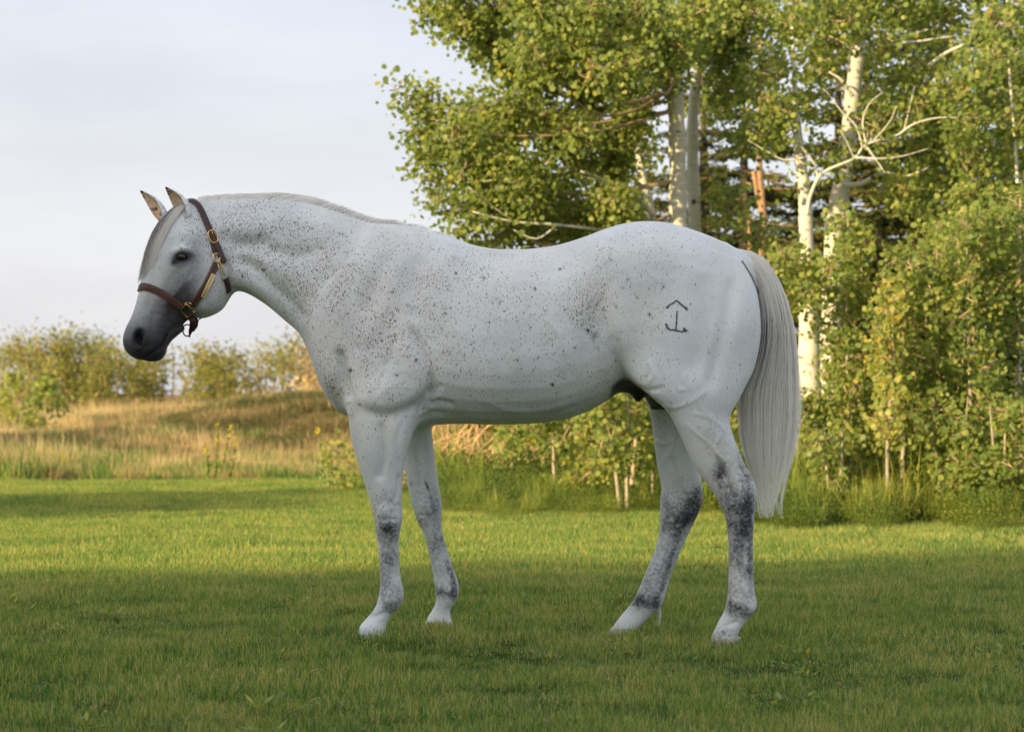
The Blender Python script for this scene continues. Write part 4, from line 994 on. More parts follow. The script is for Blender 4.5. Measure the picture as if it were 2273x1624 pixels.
# rough meadow grass
srcd = [variant('meadow_tuft', [blades(150, .20, .15, .008, .55, 3, (.42 + .09 * k, .24), strawp=.1), blades(26, .2, .30, .005, .4, 3, (.8, .1))], m_dry) for k in range(3)]
srcd += [variant('meadow_tuft', [blades(120, .2, .20, .011, .5, 3, (.35, .2))], m_grass), variant('meadow_tuft', [blades(170, .22, .16, .012, 1.1, 3, (.10, .12), strawp=.02)], m_dry)]
n_ = 26000; y = 29.5 + 34 * rng.random(n_) ** .9; x = rng.uniform(-1, .8, n_) * in_view(y, 8)
vn = vnoise(x, y, .45, 9); v_ = rng.integers(0, 3, n_)
edge = np.clip((33.5 - y) / 4, 0, 1); v_[rng.random(n_) < .55 * edge + .10] = 3
lft = (x < -4.5) & (y < 34.5); v_[lft & (rng.random(n_) < .8)] = 3
mound = np.exp(-((x + 3.4) / 2.6) ** 2 - ((y - 38.5) / 4.5) ** 2); v_[rng.random(n_) < mound * 1.1] = 4
v_[(vn < .47) & (rng.random(n_) < .75) & (y < 44)] = 4
scatter('meadow_grass', np.stack([x, y, height(x, y) - .02], -1), rng.uniform(0, 6.28, n_), rng.uniform(.5, 1.25, n_) * (.7 + .7 * vnoise(x, y, 1.3, 12)) * (1 - .3 * edge), v_, srcd)
n_ = 2600; y = 27.6 + 6 * rng.random(n_) ** 1.5; x = rng.uniform(-1, .1, n_) * in_view(y, 5); k = vnoise(x, y, .9, 21) > .38
scatter('meadow_edge_grass', np.stack([x, y, height(x, y)], -1)[k], rng.uniform(0, 6.28, n_)[k], (rng.uniform(.25, .75, n_) * (.6 + 1.0 * vnoise(x, y, 2.1, 31)) * np.where(x < -4.6, 1.6, 1))[k], rng.choice([1, 3], n_)[k], srcd)
# ---------------------------------------------------------------- trees
m_aspen_leaf = leafy_mat('aspen_leaves', [(0, (.085, .145, .038)), (.3, (.18, .25, .066)), (.6, (.285, .35, .095)), (.85, (.42, .43, .12)), (.95, (.46, .43, .08)), (1, (.54, .42, .09))], .55, .42, .3)
m_willow_leaf = leafy_mat('willow_leaves', [(0, (.09, .11, .03)), (.4, (.18, .20, .04)), (.8, (.30, .28, .06)), (1, (.38, .30, .09))], .4, .5, .3)
m_needle = leafy_mat('spruce_needles', [(0, (.02, .04, .015)), (.5, (.05, .075, .022)), (.85, (.12, .12, .03)), (1, (.2, .14, .05))], .15, .6, .1)
m_needle_y = leafy_mat('young_spruce_needles', [(0, (.06, .09, .02)), (.6, (.14, .17, .04)), (1, (.22, .22, .06))], .25, .6, .2)
m_bark, n, l, b = new_mat('aspen_bark')
tcx = n.new('ShaderNodeTexCoord'); mm = n.new('ShaderNodeMapping'); mm.inputs['Scale'].default_value = (1, 1, 4.5); l.new(tcx.outputs['Object'], mm.inputs[0])
nz = n.new('ShaderNodeTexNoise'); nz.inputs['Scale'].default_value = 7; nz.inputs['Detail'].default_value = 6; nz.inputs['Roughness'].default_value = .65; l.new(mm.outputs[0], nz.inputs['Vector'])
rp = n.new('ShaderNodeValToRGB'); l.new(nz.outputs['Fac'], rp.inputs[0]); rp.color_ramp.elements[0].position = .30; rp.color_ramp.elements[0].color = (.09, .075, .055, 1)
rp.color_ramp.elements[1].position = .72; rp.color_ramp.elements[1].color = (.68, .66, .58, 1); x_ = rp.color_ramp.elements.new(.42); x_.color = (.55, .53, .46, 1)
vo = n.new('ShaderNodeTexVoronoi'); vo.inputs['Scale'].default_value = 4.5; m2 = n.new('ShaderNodeMapping'); m2.inputs['Scale'].default_value = (1, 1, .8); l.new(tcx.outputs['Object'], m2.inputs[0]); l.new(m2.outputs[0], vo.inputs['Vector'])
mr = n.new('ShaderNodeMapRange'); mr.inputs[1].default_value = .07; mr.inputs[2].default_value = .12; mr.inputs[3].default_value = .1; mr.inputs[4].default_value = 1; l.new(vo.outputs['Distance'], mr.inputs[0])
sc = n.new('ShaderNodeVectorMath'); sc.operation = 'SCALE'; l.new(rp.outputs[0], sc.inputs[0]); l.new(mr.outputs[0], sc.inputs['Scale']); l.new(sc.outputs[0], b.inputs['Base Color']); b.inputs['Roughness'].default_value = .8
bp = n.new('ShaderNodeBump'); bp.inputs['Strength'].default_value = .5; bp.inputs['Distance'].default_value = .01; l.new(nz.outputs['Fac'], bp.inputs['Height']); l.new(bp.outputs[0], b.inputs['Normal'])
m_sap = simple_mat('sapling_bark', (.36, .31, .24), .8, 0, .35, 12, .4)
m_twig = simple_mat('twig_bark', (.36, .25, .16), .8, 0, .3, 30)
m_pine_bark = simple_mat('orange_pine_bark', (.34, .21, .12), .9, 0, .4, 18, .6)
m_dark_bark = simple_mat('dark_bark', (.12, .085, .06), .9, 0, .4, 18, .6)

LEAF = np.array([(0, 0, 0), (.46, .28, .07), (.40, .72, .05), (0, 1.0, 0), (-.40, .72, .05), (-.46, .28, .07)])
def leaf_geo(c, size, d, nn, narrow=1.0):
    "many folded leaves at once: c base points, d leaf direction, nn face normal"
    d = d / np.linalg.norm(d, axis=1, keepdims=True); nn = nn - d * (nn * d).sum(1, keepdims=True); nn /= np.maximum(np.linalg.norm(nn, axis=1, keepdims=True), 1e-6)
    s_ = np.cross(d, nn); L_ = LEAF; VV = c[:, None] + size[:, None, None] * (s_[:, None] * L_[None, :, :1] * narrow + d[:, None] * L_[None, :, 1:2] + nn[:, None] * L_[None, :, 2:3])
    k = (np.arange(len(c)) * 6)[:, None]; F = np.concatenate([k + np.array([[0, 1, 2, 3]]), k + np.array([[0, 3, 4, 5]])]).astype(np.int32)
    return VV.reshape(-1, 3), F
SUNV = np.array(sun_dir)
def make_leaf_variants(name, mat, k=8):
    out = []
    for i in range(k):
        VV, F = leaf_geo(np.zeros((1, 3)), np.ones(1), np.array([[0, 1.0, 0]]), np.array([[0, 0, 1.0]]))
        o = mesh_obj(name, VV, F, mat, None, False, {'rnd': np.full(6, (i + .5) / k * .9)}); out.append(o.data); bpy.data.objects.remove(o)
    return out
LV = {}
def tree(name, label, cat, trunks, blobs, size=.046, leaf=None, bark=None, twig=None, group=None, per=13, singles=0, spread=.085, tint=0.0, extra=(), narrow=1.0, limbs=True, bias=1.0, seed=None):
    """trunks: list of [(u, v, y, radius m), ...]; blobs: (u, v, y, ru, rv px, rd m, leaves). Returns the Empty; parts: trunk, branch, twigs, leaves, leaf"""
    global rng
    leaf = leaf or m_aspen_leaf; bark = bark or m_bark; twig = twig or m_twig
    b0 = trunks[0][0]; base = P(b0[0], b0[1], b0[2]); base.z = float(height(base.x, base.y)) - .03
    root = empty(name, base, label, cat, group)
    tp = []
    for tr in trunks:
        S_ = catmull([(*P(a[0], a[1], a[2]), a[3]) for a in tr], 5); 
        if abs(tr[0][1] - b0[1]) < 40 and tr is trunks[0]: S_[0][2] = base.z
        mb = MB(); mb.tube([s[:3] for s in S_], [max(.004, s[3] * (1 + .07 * math.sin(i * 1.7))) for i, s in enumerate(S_)], 10 if tr[0][3] > .03 else 6); mb.build('trunk', bark, root, True); tp += [s for s in S_]
    tp = np.array(tp)
    for br in extra:
        S_ = catmull([(*P(a[0], a[1], a[2]), a[3]) for a in br], 4); mb = MB(); mb.tube([s[:3] for s in S_], [max(.003, s[3]) for s in S_], 6); mb.build('branch', bark, root, True)
    tw = MB(); cs, ds, sz, ns, rn = [], [], [], [], []
    for (u, v, y, ru, rv, rd, nl) in blobs:
        c = np.array(P(u, v, y)); R = np.array([ru * y / FPX, rd, rv * y / FPX])
        near_t = tp[np.argmin(np.linalg.norm((tp[:, :3] - c) * np.array([1, 1, .6]) + np.array([0, 0, .0]), axis=1))]
        st = near_t[:3].copy(); L = np.linalg.norm(c - st)
        if limbs and L > .15 and rng.random() < .28:
            m1 = st * .5 + c * .5 + np.array([0, 0, -.12 * L]) + rng.normal(size=3) * .06 * L
            r0 = min(near_t[3] * .35, .005 + .005 * L); S_ = catmull(np.array([[*st, r0], [*m1, r0 * .7], [*c, r0 * .4]]), 5); mb = MB(); mb.tube([s[:3] for s in S_], [s[3] for s in S_], 5); mb.build('branch', twig, root, True)
        nc = max(3, int(nl / per)); dirs = rng.normal(size=(nc, 3)); dirs /= np.linalg.norm(dirs, axis=1, keepdims=True); rr = rng.random(nc) ** .45
        tips = c + dirs * R * rr[:, None] * rng.uniform(.8, 1.12, (nc, 1))
        for k in range(nc):
            a = c + (tips[k] - c) * rng.uniform(0, .45) + rng.normal(size=3) * .04; t_ = tips[k]; mid_ = (a + t_) / 2 + rng.normal(size=3) * .05
            if rng.random() < .75: tw.tube([a, mid_, t_], [.0055, .004, .002], 3, cap=False)
            m_ = max(4, int(rng.normal(per, per * .3))); f = rng.random(m_) ** .7; p_ = a + (t_ - a) * f[:, None] + rng.normal(size=(m_, 3)) * spread
            cs.append(p_); out = (p_ - c) / np.maximum(np.linalg.norm(p_ - c, axis=1, keepdims=True), .01)
            d = rng.normal(size=(m_, 3)) * .6 + out * .5 + np.array([0, 0, -.45]); ds.append(d); ns.append(rng.normal(size=(m_, 3)) * .7 + (SUNV * .7 + np.array([0, -.35, .15])) * bias)
            sz.append(size * rng.uniform(.6, 1.2, m_)); clump = rng.normal() * .12; rn.append(np.clip(rng.normal(size=m_) * .17 + .42 + clump + tint, 0, 1))
    if cs:
        cs, ds, sz, ns, rn = (np.concatenate(q) for q in (cs, ds, sz, ns, rn))
        gz = height(cs[:, 0], cs[:, 1]); k_ = cs[:, 2] > gz + .02; cs, ds, sz, ns, rn = cs[k_], ds[k_], sz[k_], ns[k_], rn[k_]
        if singles:
            pu = cs[:, 0] / cs[:, 1] * FPX + CU; pv = HV - (cs[:, 2] - CAM_H) / cs[:, 1] * FPX
            vis = (pu > 0) & (pu < 2273) & (pv > 0) & (pv < 1624) & ~((pv > 520) & (pu < 1700) & (pv < 900)); key = np.where(vis, cs[:, 1] - sz * 12, 1e9); order = np.argsort(key)[:singles]
            order = order[key[order] < 1e8]
            if leaf.name not in LV: LV[leaf.name] = make_leaf_variants('leaf', leaf)
            for i in order:
                o = bpy.data.objects.new('leaf', LV[leaf.name][min(7, int(rn[i] / .9 * 8))]); col.objects.link(o); o.parent = root
                d_ = Vector(ds[i]).normalized(); n_v = Vector(ns[i]); n_v = (n_v - d_ * n_v.dot(d_)).normalized(); s_v = d_.cross(n_v)
                M_ = Matrix(((s_v.x, d_.x, n_v.x), (s_v.y, d_.y, n_v.y), (s_v.z, d_.z, n_v.z))).to_4x4(); M_ = Matrix.Translation(Vector(cs[i]) - root.location) @ M_ @ Matrix.Scale(float(sz[i]), 4); o.matrix_local = M_
            kp = np.ones(len(cs), bool); kp[order] = False; cs, ds, sz, ns, rn = cs[kp], ds[kp], sz[kp], ns[kp], rn[kp]
        VV, F = leaf_geo(cs, sz, ds, ns, narrow); o = mesh_obj('leaves', VV, F, leaf, root, False, {'rnd': np.repeat(rn, 6)}); o['kind'] = 'stuff'
        if tw.n: o = tw.build('twigs', twig, root); o['kind'] = 'stuff'
    return root
def fill(poly_rows, y0, y1, ru, rv, rd, nl, step_u, jit=.45):
    "blobs spread over rows (v, u_from, u_to)"
    out = []
    for v, ua, ub in poly_rows:
        k = max(1, int(round((ub - ua) / step_u)))
        for i in range(k):
            u = ua + (ub - ua) * (i + .5) / k + random.uniform(-1, 1) * jit * step_u; out.append((u, v + random.uniform(-1, 1) * rv * .4, random.uniform(y0, y1), ru * random.uniform(.75, 1.2), rv * random.uniform(.75, 1.2), rd, int(nl * random.uniform(.75, 1.25))))
    return out

# the big aspen whose crown reaches left over the horse's back
crown = fill([(-60, 960, 1640), (20, 990, 1660), (90, 1060, 1670), (160, 1090, 1500), (240, 1000, 1440), (310, 1000, 1440), (375, 1010, 1400), (430, 1030, 1380), (485, 1070, 1360)], 21.0, 22.7, 66, 50, .40, 720, 84, .3)
crown += fill([(20, 1120, 1560), (90, 1120, 1560), (150, 1120, 1460)], 20.1, 20.8, 60, 40, .35, 330, 84)
crown += [(955, 8, 21.6, 40, 34, .3, 260), (1010, 45, 21.6, 46, 36, .3, 320), (905, 200, 21.4, 36, 26, .22, 110), (870, 196, 21.4, 18, 14, .12, 28), (955, 240, 21.5, 50, 44, .3, 420), (930, 290, 21.5, 30, 34, .25, 160), (945, 345, 21.6, 36, 28, .25, 170), (985, 400, 21.6, 36, 30, .25, 230), (965, 448, 21.6, 22, 18, .2, 60), (1000, 470, 21.6, 36, 26, .25, 190), (1030, 505, 21.6, 30, 18, .2, 110), (960, 320, 21.5, 44, 40, .3, 300), (940, 400, 21.6, 18, 18, .2, 40),
          (1050, 455, 21.4, 50, 36, .3, 300), (1010, 300, 21.2, 60, 60, .4, 500), (1100, 540, 21.8, 50, 20, .3, 140), (1240, 530, 21.8, 90, 26, .3, 320), (1380, 505, 22, 50, 24, .3, 180), (1160, 420, 21, 70, 50, .3, 420)]
tree('aspen_tree', 'tallest pale-trunked aspen behind the croup, its round-leaved crown reaching far left', 'tree',
     [[(1514,1121,22.2,.10), (1509,860,22.2,.085), (1506,640,22.2,.08), (1505,470,22.2,.076), (1503,300,22.2,.074), (1499,170,22.2,.068), (1515,40,22.2,.055), (1560,-120,22.2,.04), (1600,-300,22.2,.02)]],
     crown, singles=300, group='aspens in the grove', extra=[[(1448,478,22.3,.03), (1420,440,22.1,.026), (1360,408,21.8,.018), (1290,380,21.5,.010)], [(1400,520,21.6,.016), (1250,500,21.3,.013), (1140,492,21.2,.010), (1050,470,21.1,.006)],
     [(1230,505,21.2,.009), (1190,530,21.1,.006), (1140,510,21.1,.003)], [(1140,492,21.2,.008), (1090,455,21.1,.006), (1040,415,21,.004)], [(1180,430,21.0,.009), (1120,400,21,.006), (1060,405,21,.003)]])
tree('aspen_tree', 'aspen standing half hidden behind the tallest pale trunk', 'tree',
     [[(1552,1110,23.2,.075), (1546,800,23.2,.066), (1542,500,23.2,.06), (1537,320,23.2,.055), (1545,180,23.2,.045), (1582,0,23.2,.035), (1610,-160,23.2,.02)]],
     fill([(-30, 1540, 1760), (50, 1540, 1770), (120, 1550, 1760), (190, 1550, 1740), (250, 1570, 1740), (310, 1590, 1700), (440, 1590, 1660), (520, 1600, 1700)], 22.4, 24, 54, 40, .4, 330, 80), group='aspens in the grove', singles=60)
tree('aspen_tree', 'slender grey aspen stem left of the tallest trunk, mostly veiled in leaves', 'tree',
     [[(1462,1100,23.6,.05), (1452,700,23.6,.045), (1446,480,23.6,.04), (1428,400,23.6,.034), (1410,290,23.6,.03), (1395,110,23.6,.024), (1388,-80,23.6,.012)]],
     fill([(-20, 1330, 1470), (60, 1340, 1480), (340, 1380, 1460), (430, 1340, 1430)], 23.2, 24, 50, 40, .4, 260, 80), group='aspens in the grove')
# stub with the long dead branch
def br(pl, y, r0, r1): return [(a, b_, y - .01 * i, r0 + (r1 - r0) * i / (len(pl) - 1)) for i, (a, b_) in enumerate(pl)]
tree('aspen_tree', 'pale aspen with a long bare branch forking right from its trunk', 'tree',
     [[(1822,1128,21,.13), (1800,980,21,.11), (1797,850,21,.095), (1795,700,21,.08), (1791,560,21,.062), (1786,440,21,.055), (1777,360,21,.048), (1771,305,21,.04), (1764,190,21,.022), (1758,60,21,.012)]],
     fill([(-20, 1730, 1860), (60, 1700, 1850), (150, 1690, 1850), (230, 1700, 1850), (300, 1690, 1760), (600, 1730, 1860)], 20.0, 21.2, 42, 36, .3, 210, 66) + [(1940, 300, 20.6, 50, 34, .3, 90), (2030, 230, 20.6, 40, 40, .3, 120), (1740, 400, 20.8, 30, 24, .2, 30)],
     group='aspens in the grove', singles=120, limbs=False,
     extra=[br([(1791,478), (1797,440), (1816,396), (1840,376), (1896,352), (1923,321), (1996,298), (2012,268), (2030,191)], 20.7, .017, .004), br([(1816,396), (1808,365), (1790,340), (1778,325)], 20.7, .010, .006),
            br([(1996,298), (2030,275), (2080,262), (2130,262)], 20.4, .009, .004), br([(1900,350), (1960,352), (2010,345), (2060,330)], 20.5, .008, .003), br([(1785,350), (1740,355), (1700,335), (1660,310)], 20.8, .010, .003),
            br([(1915,330), (1900,280), (1870,250), (1830,200), (1790,180)], 20.6, .008, .003), br([(1923,321), (1915,270), (1930,230), (1960,205)], 20.5, .008, .003), br([(1940,312), (1975,270), (1990,235)], 20.5, .006, .002), br([(1896,352), (1880,315), (1865,290)], 20.6, .006, .002),
            br([(1923,325), (1945,355), (1965,385)], 20.5, .008, .004)])
tree('aspen_tree', 'thick leaning aspen trunk rising through the leaves right of the bare branch', 'tree',
     [[(1850,1135,21.8,.11), (1845,900,21.8,.10), (1846,700,21.8,.09), (1852,520,21.8,.084), (1865,430,21.8,.078), (1877,337,21.8,.07), (1891,230,21.8,.066), (1903,110,21.8,.064), (1910,20,21.8,.055), (1918,-120,21.8,.04), (1930,-280,21.8,.02)], [(1903,120,21.9,.03), (1925,60,21.9,.028), (1938,0,21.9,.024), (1950,-120,21.9,.015)]],
     fill([(-40, 1790, 2080), (30, 1780, 2080), (100, 1800, 1880), (110, 1960, 2100), (180, 1940, 2110), (250, 1930, 2120), (320, 1975, 2130), (380, 1945, 2130), (440, 1925, 2100), (340, 1800, 1850), (150, 1820, 1860), (40, 1850, 1960), (110, 1870, 1940), (220, 1880, 1930)], 20.8, 22.6, 56, 42, .4, 330, 84),
     group='aspens in the grove', singles=200, extra=[br([(1904,112), (1950,92), (2010,80), (2060,66)], 21.5, .018, .008), br([(1893,215), (1870,180), (1840,160)], 21.6, .02, .008), br([(1868,410), (1910,408), (1960,384), (2010,392), (2060,372)], 21.4, .026, .008), br([(1920,118), (1990,98), (2040,92), (2120,80)], 21.4, .018, .006), br([(2060,148), (2100,118), (2140,100)], 21.2, .018, .012)])
tree('aspen_tree', 'leafy aspen at the right edge with a thin pale stem', 'tree',
     [[(2268,1140,20.6,.03), (2262,800,20.6,.022), (2260,560,20.6,.015), (2258,400,20.6,.013), (2252,300,20.6,.011), (2240,150,20.6,.009), (2235,0,20.6,.007), (2230,-150,20.6,.005)]],
     fill([(-40, 2090, 2330), (40, 2090, 2330), (120, 2110, 2330), (200, 2120, 2330), (280, 2120, 2330), (360, 2120, 2330), (440, 2110, 2330), (520, 2080, 2330), (600, 2080, 2330)], 19.8, 21.8, 56, 42, .4, 340, 82), group='aspens in the grove', singles=250, tint=-.04)
tree('pine_tree', 'thin orange-barked pine behind the tail head', 'tree',
     [[(1700,1090,25.5,.05), (1694,800,25.5,.044), (1692,560,25.5,.038), (1694,480,25.5,.036), (1688,400,25.5,.03), (1685,300,25.5,.026), (1690,180,25.5,.03), (1684,40,25.5,.02)], [(1693,480,25.5,.03), (1680,420,25.5,.028), (1672,380,25.5,.02)]], [], bark=m_pine_bark, extra=[br([(1688,330), (1660,310), (1620,280)], 25.4, .016, .006), br([(1672,1080), (1668,700), (1665,560), (1662,470)], 25.6, .035, .022)])

def spruce(label, u, y, v_top, width_m, n_whorl, dens, mat, bark=None, group=None, vmin=-200):
    top = P(u, v_top, y); gz = float(height(top.x, y)); root = empty('spruce_tree', (top.x, y, gz - .03), label, 'tree', group); H = top.z - gz
    mb = MB(); mb.tube([(top.x, y, gz - .03), (top.x + .02, y, gz + H * .5), (top.x, y, gz + H)], [.03 * H * .5 + .02, .015 * H + .01, .004], 8); mb.build('trunk', bark or m_dark_bark, root, True)
    C_, D_, S2, R_ = [], [], [], []; bm_ = MB()
    for w in range(n_whorl):
        f = (w + rng.random() * .6) / n_whorl; z = gz + .25 + (H - .25) * f; Lb = width_m * (1 - f) ** .8 * rng.uniform(.75, 1.1) + .08
        for k in range(rng.integers(4, 7)):
            a = rng.uniform(0, 6.283); L = Lb * rng.uniform(.7, 1.1); dx, dy = math.cos(a), math.sin(a)
            pts = np.array([(top.x + dx * L * t, y + dy * L * t, z - .30 * L * t + .16 * L * t * t) for t in np.linspace(0, 1, 5)]); bm_.tube([tuple(p) for p in pts], [.014, .011, .008, .005, .003], 3, cap=False)
            m_ = int(dens * L); t = rng.random(m_) ** .8; c = np.stack([np.interp(t, np.linspace(0, 1, 5), pts[:, i]) for i in range(3)], -1); side = rng.choice([-1, 1], m_) * rng.random(m_) * .28 * L * (1.1 - t)
            c[:, 0] += -dy * side + rng.normal(size=m_) * .02; c[:, 1] += dx * side + rng.normal(size=m_) * .02; c[:, 2] += -.25 * np.abs(side) + rng.normal(size=m_) * .02
            dd = np.stack([dx * .8 - dy * np.sign(side) * .9, dy * .8 + dx * np.sign(side) * .9, np.full(m_, -.25)], -1) + rng.normal(size=(m_, 3)) * .35
            C_.append(c); D_.append(dd); S2.append(rng.uniform(.07, .14, m_)); R_.append(np.clip(rng.normal(size=m_) * .2 + .45 + .25 * t, 0, 1))
    o = bm_.build('branches', m_twig, root); o['kind'] = 'stuff'
    C_, D_, S2, R_ = (np.concatenate(q) for q in (C_, D_, S2, R_)); VV, F = leaf_geo(C_, S2, D_, rng.normal(size=C_.shape) + np.array([0, -.2, .5]), .22)
    o = mesh_obj('needles', VV, F, mat, root, False, {'rnd': np.repeat(R_, 6)}); o['kind'] = 'stuff'; return root
spruce('dark spruce with open drooping boughs behind the orange pine trunk', 1650, 30, 120, 1.9, 24, 150, m_needle, group='spruces behind the grove')
spruce('dark spruce filling the gap just right of the tallest aspen', 1560, 33, 60, 1.7, 24, 150, m_needle, group='spruces behind the grove')
spruce('dark spruce hidden behind the left aspen crown', 1380, 32, 180, 1.7, 22, 190, m_needle, group='spruces behind the grove')
spruce('blue-grey spruce behind the leaning aspen trunk', 1860, 31, 20, 1.9, 26, 200, m_needle, group='spruces behind the grove')
spruce('broad dark spruce behind the foliage right of the leaning trunk', 2040, 29, -100, 2.2, 30, 230, m_needle, group='spruces behind the grove')
spruce('dark spruce at the far right edge behind the leaves', 2230, 28, -120, 2.2, 30, 230, m_needle, group='spruces behind the grove')
spruce('dark spruce behind the bushes under the right-hand leaves', 1950, 27, 420, 1.8, 22, 230, m_needle, group='spruces behind the grove')
spruce('low yellow-green young spruce peeping over the horse\'s back under the crown', 1075, 25, 508, .75, 14, 300, m_needle_y)
spruce('low yellow-green young spruce peeping over the back beside the left one', 1170, 25.5, 530, .7, 12, 260, m_needle_y)

# saplings and bushes in front of the grove
def sapling(label, u, y, v_top, ru, n_l, lean=0, tint=0.0, r=.016, low=.25, group='saplings and bushes along the grove edge', name='aspen_sapling', cat='sapling', size=.043, singles=40, rd=.35, stems=1):
    vg = HV + (CAM_H - 0) * FPX / y; H = vg - v_top; tr = []
    for s in range(stems):
        o_ = (s - (stems - 1) / 2) * 16; tr.append([(u + o_, vg, y, r), (u + o_ * 1.4 + lean * .3 + random.uniform(-5, 5), vg - H * .33, y, r * .85), (u + o_ * 2 + lean * .7 + random.uniform(-6, 6), vg - H * .66, y, r * .6), (u + o_ * 2.4 + lean, v_top, y, r * .25)])
    n_l = int(n_l * 1.15); bl = []; k = max(4, int(H / 46))
    for i in range(k):
        f = low + (1 - low) * (i + .5) / k; w = ru * math.sin(math.pi * min(1, max(.1, (f - low) / (1 - low) * .8 + .12))) ** .6
        for s in range(2): bl.append((u + lean * f + random.uniform(-.75, .75) * w, vg - H * f, y + random.uniform(-rd, rd), w * .62, max(26, H / k * .62), rd * .8, int(n_l / k / 2)))
    return tree(name, label, cat, tr, bl, size=size, group=group, singles=singles, tint=tint, limbs=False, spread=.06, bark=m_sap)
sapling('leafy aspen sapling just right of the tail with yellow-green leaves', 1745, 19.6, 560, 66, 900, 10, .06, low=.8)
sapling('dense bush at the foot of the pale forked aspen', 1800, 20.0, 880, 70, 1500, 0, -.06, low=.05, stems=3)
sapling('tall leafy sapling in front of the thick leaning trunk', 1890, 19.8, 480, 62, 2000, -8, .02)
sapling('sapling with bright yellow-green leaves down its thin stem', 1972, 19.0, 640, 30, 420, 8, .30, low=.35)
sapling('branching sapling with a pale lower stem right of the yellow-leaved one', 2000, 19.3, 560, 80, 2300, 14, -.02, r=.022, low=.3)
sapling('bushy sapling in deep leaf beneath the broad dark spruce', 2080, 19.8, 500, 84, 2800, 0, -.05)
sapling('slim sapling leaning left near the right edge', 2165, 19.2, 470, 74, 2400, -20, -.02, r=.018)
sapling('leafy sapling cut by the right edge of the picture', 2255, 19.4, 440, 84, 2600, 10, -.08)
sapling('dark low bush in the shade between the two pale trunks', 1925, 20.6, 760, 90, 2400, 0, -.16, low=.05, stems=2)
sapling('spreading bush low in front of the leaning saplings', 2110, 18.9, 880, 90, 1900, 0, .0, low=.05, stems=3)
sapling('low bush filling the bottom right corner of the thicket', 2235, 18.6, 900, 90, 1900, 0, -.04, low=.03, stems=3)
sapling('small bush beside the hanging tail end', 1850, 19.0, 960, 70, 1200, 0, .05, low=.03, stems=2)
sapling('leafy sapling glimpsed between tail and hind legs', 1600, 20.5, 800, 60, 1100, 0, .0, low=.2)
sapling('leafy sapling seen under the flank with two pale stems', 1385, 20.4, 830, 60, 1300, -14, .0, r=.018, low=.3, stems=2)
sapling('sapling under the belly with reddish leaves', 1310, 21.5, 850, 60, 1200, 8, .12, r=.014, low=.2)
sapling('sapling under mid belly with a straight pale stem', 1232, 21.8, 830, 56, 1000, 4, -.04, r=.018, low=.4)
sapling('small sapling left of the others under the belly', 1140, 22.4, 870, 50, 800, 0, .0, r=.014, low=.3)
sapling('leafy sapling right behind the stifle', 1450, 21.2, 790, 60, 1300, 0, -.04, r=.014, low=.25)
# cut pale stake leaning among them
st = empty('wooden_stake', P(1405, 1070, 20.2), 'pale leaning stake standing among the saplings under the flank', 'stake'); mb = MB(); mb.tube([P(1402, 1075, 20.2), P(1412, 968, 20.25)], [.017, .014], 8); mb.build('shaft', simple_mat('weathered_wood', (.42, .32, .2), .8, 0, .2, 30), st)
# brush pile of dry canes
bp_ = empty('brush_pile', P(1040, 1105, 24), 'heap of dry tan canes and twigs under the girth', 'brush pile', None); mb = MB()
for i in range(330):
    a = P(random.gauss(1040, 60), 1098 - random.random() * 10, 24 + random.uniform(-.8, .8)); an = random.uniform(-1.3, 1.3); L = random.uniform(.35, .95); a.z = max(.02, a.z + random.uniform(0, .18))
    e_ = a + Vector((math.sin(an) * L, random.uniform(-.3, .3), abs(math.cos(an)) * L * .75)); m_ = (a + e_) / 2 + Vector((0, 0, L * .12)); mb.tube([a, m_, e_], [.006, .005, .002], 3, cap=False)
o = mb.build('canes', simple_mat('dry_cane', (.52, .34, .18), .8, 0, .3, 20), bp_); o['kind'] = 'stuff'

# ---------------------------------------------------------------- far willows on the left
wl = [('rounded olive willow bush at the left edge', 30, 56, 752, 80, 1), ('tall willow bush with two leafy tips, second from the left edge', 105, 54, 742, 60, 1), ('willow bush with a pointed tip left of the muzzle', 178, 55, 736, 56, 1), ('broad yellow-green willow bush under the muzzle', 260, 53, 778, 80, 1),
      ('willow bush with an open bare-twigged top just left of the horse\'s nose', 222, 58, 752, 36, .6), ('dense low willow bush below the chin', 360, 54, 776, 80, 1), ('willow bush with a spiky tip right of the muzzle', 455, 53, 772, 66, 1), ('darker willow bush behind the one with the spiky tip', 505, 58, 776, 50, .8),
      ('thin see-through willow in front of the chest', 590, 54, 772, 60, .55), ('sparse willow bush close to the horse\'s chest', 660, 55, 752, 56, .6), ('dry brown-twigged bush touching the chest outline', 695, 50, 748, 50, .5)]
for i, (lab, u, y, vt, ru, de) in enumerate(wl):
    vt += 8; vg = HV + (CAM_H - float(height((u - CU) * y / FPX, y))) * FPX / y; H = vg - vt; dry = i == 10
    bl = [(u + random.uniform(-1, 1) * ru * .75, vg - H * f, y + random.uniform(-1.5, 1.5), ru * .42, H * .20, .9, int(330 * de)) for f in np.linspace(.08, .88, 9)] + [(u + random.uniform(-.5, .5) * ru, vt + 12, y, ru * .2, H * .12, .4, int(80 * de)) for _ in range(3)]
    tr = [[(u + s * ru * .15, vg, y, .03), (u + s * ru * .3, vg - H * .5, y + .2 * s, .02), (u + s * ru * random.uniform(.2, .5), vt + abs(s) * 12, y + .3 * s, .006)] for s in (-2, -1, 0, 1, 2)]
    tree('willow_bush', lab, 'bush', tr, bl, size=.085, leaf=m_willow_leaf if not dry else m_dry, group='willow bushes beyond the meadow', bark=m_twig, tint=random.uniform(-.1, .18), per=12, spread=.16, limbs=False, narrow=.55)

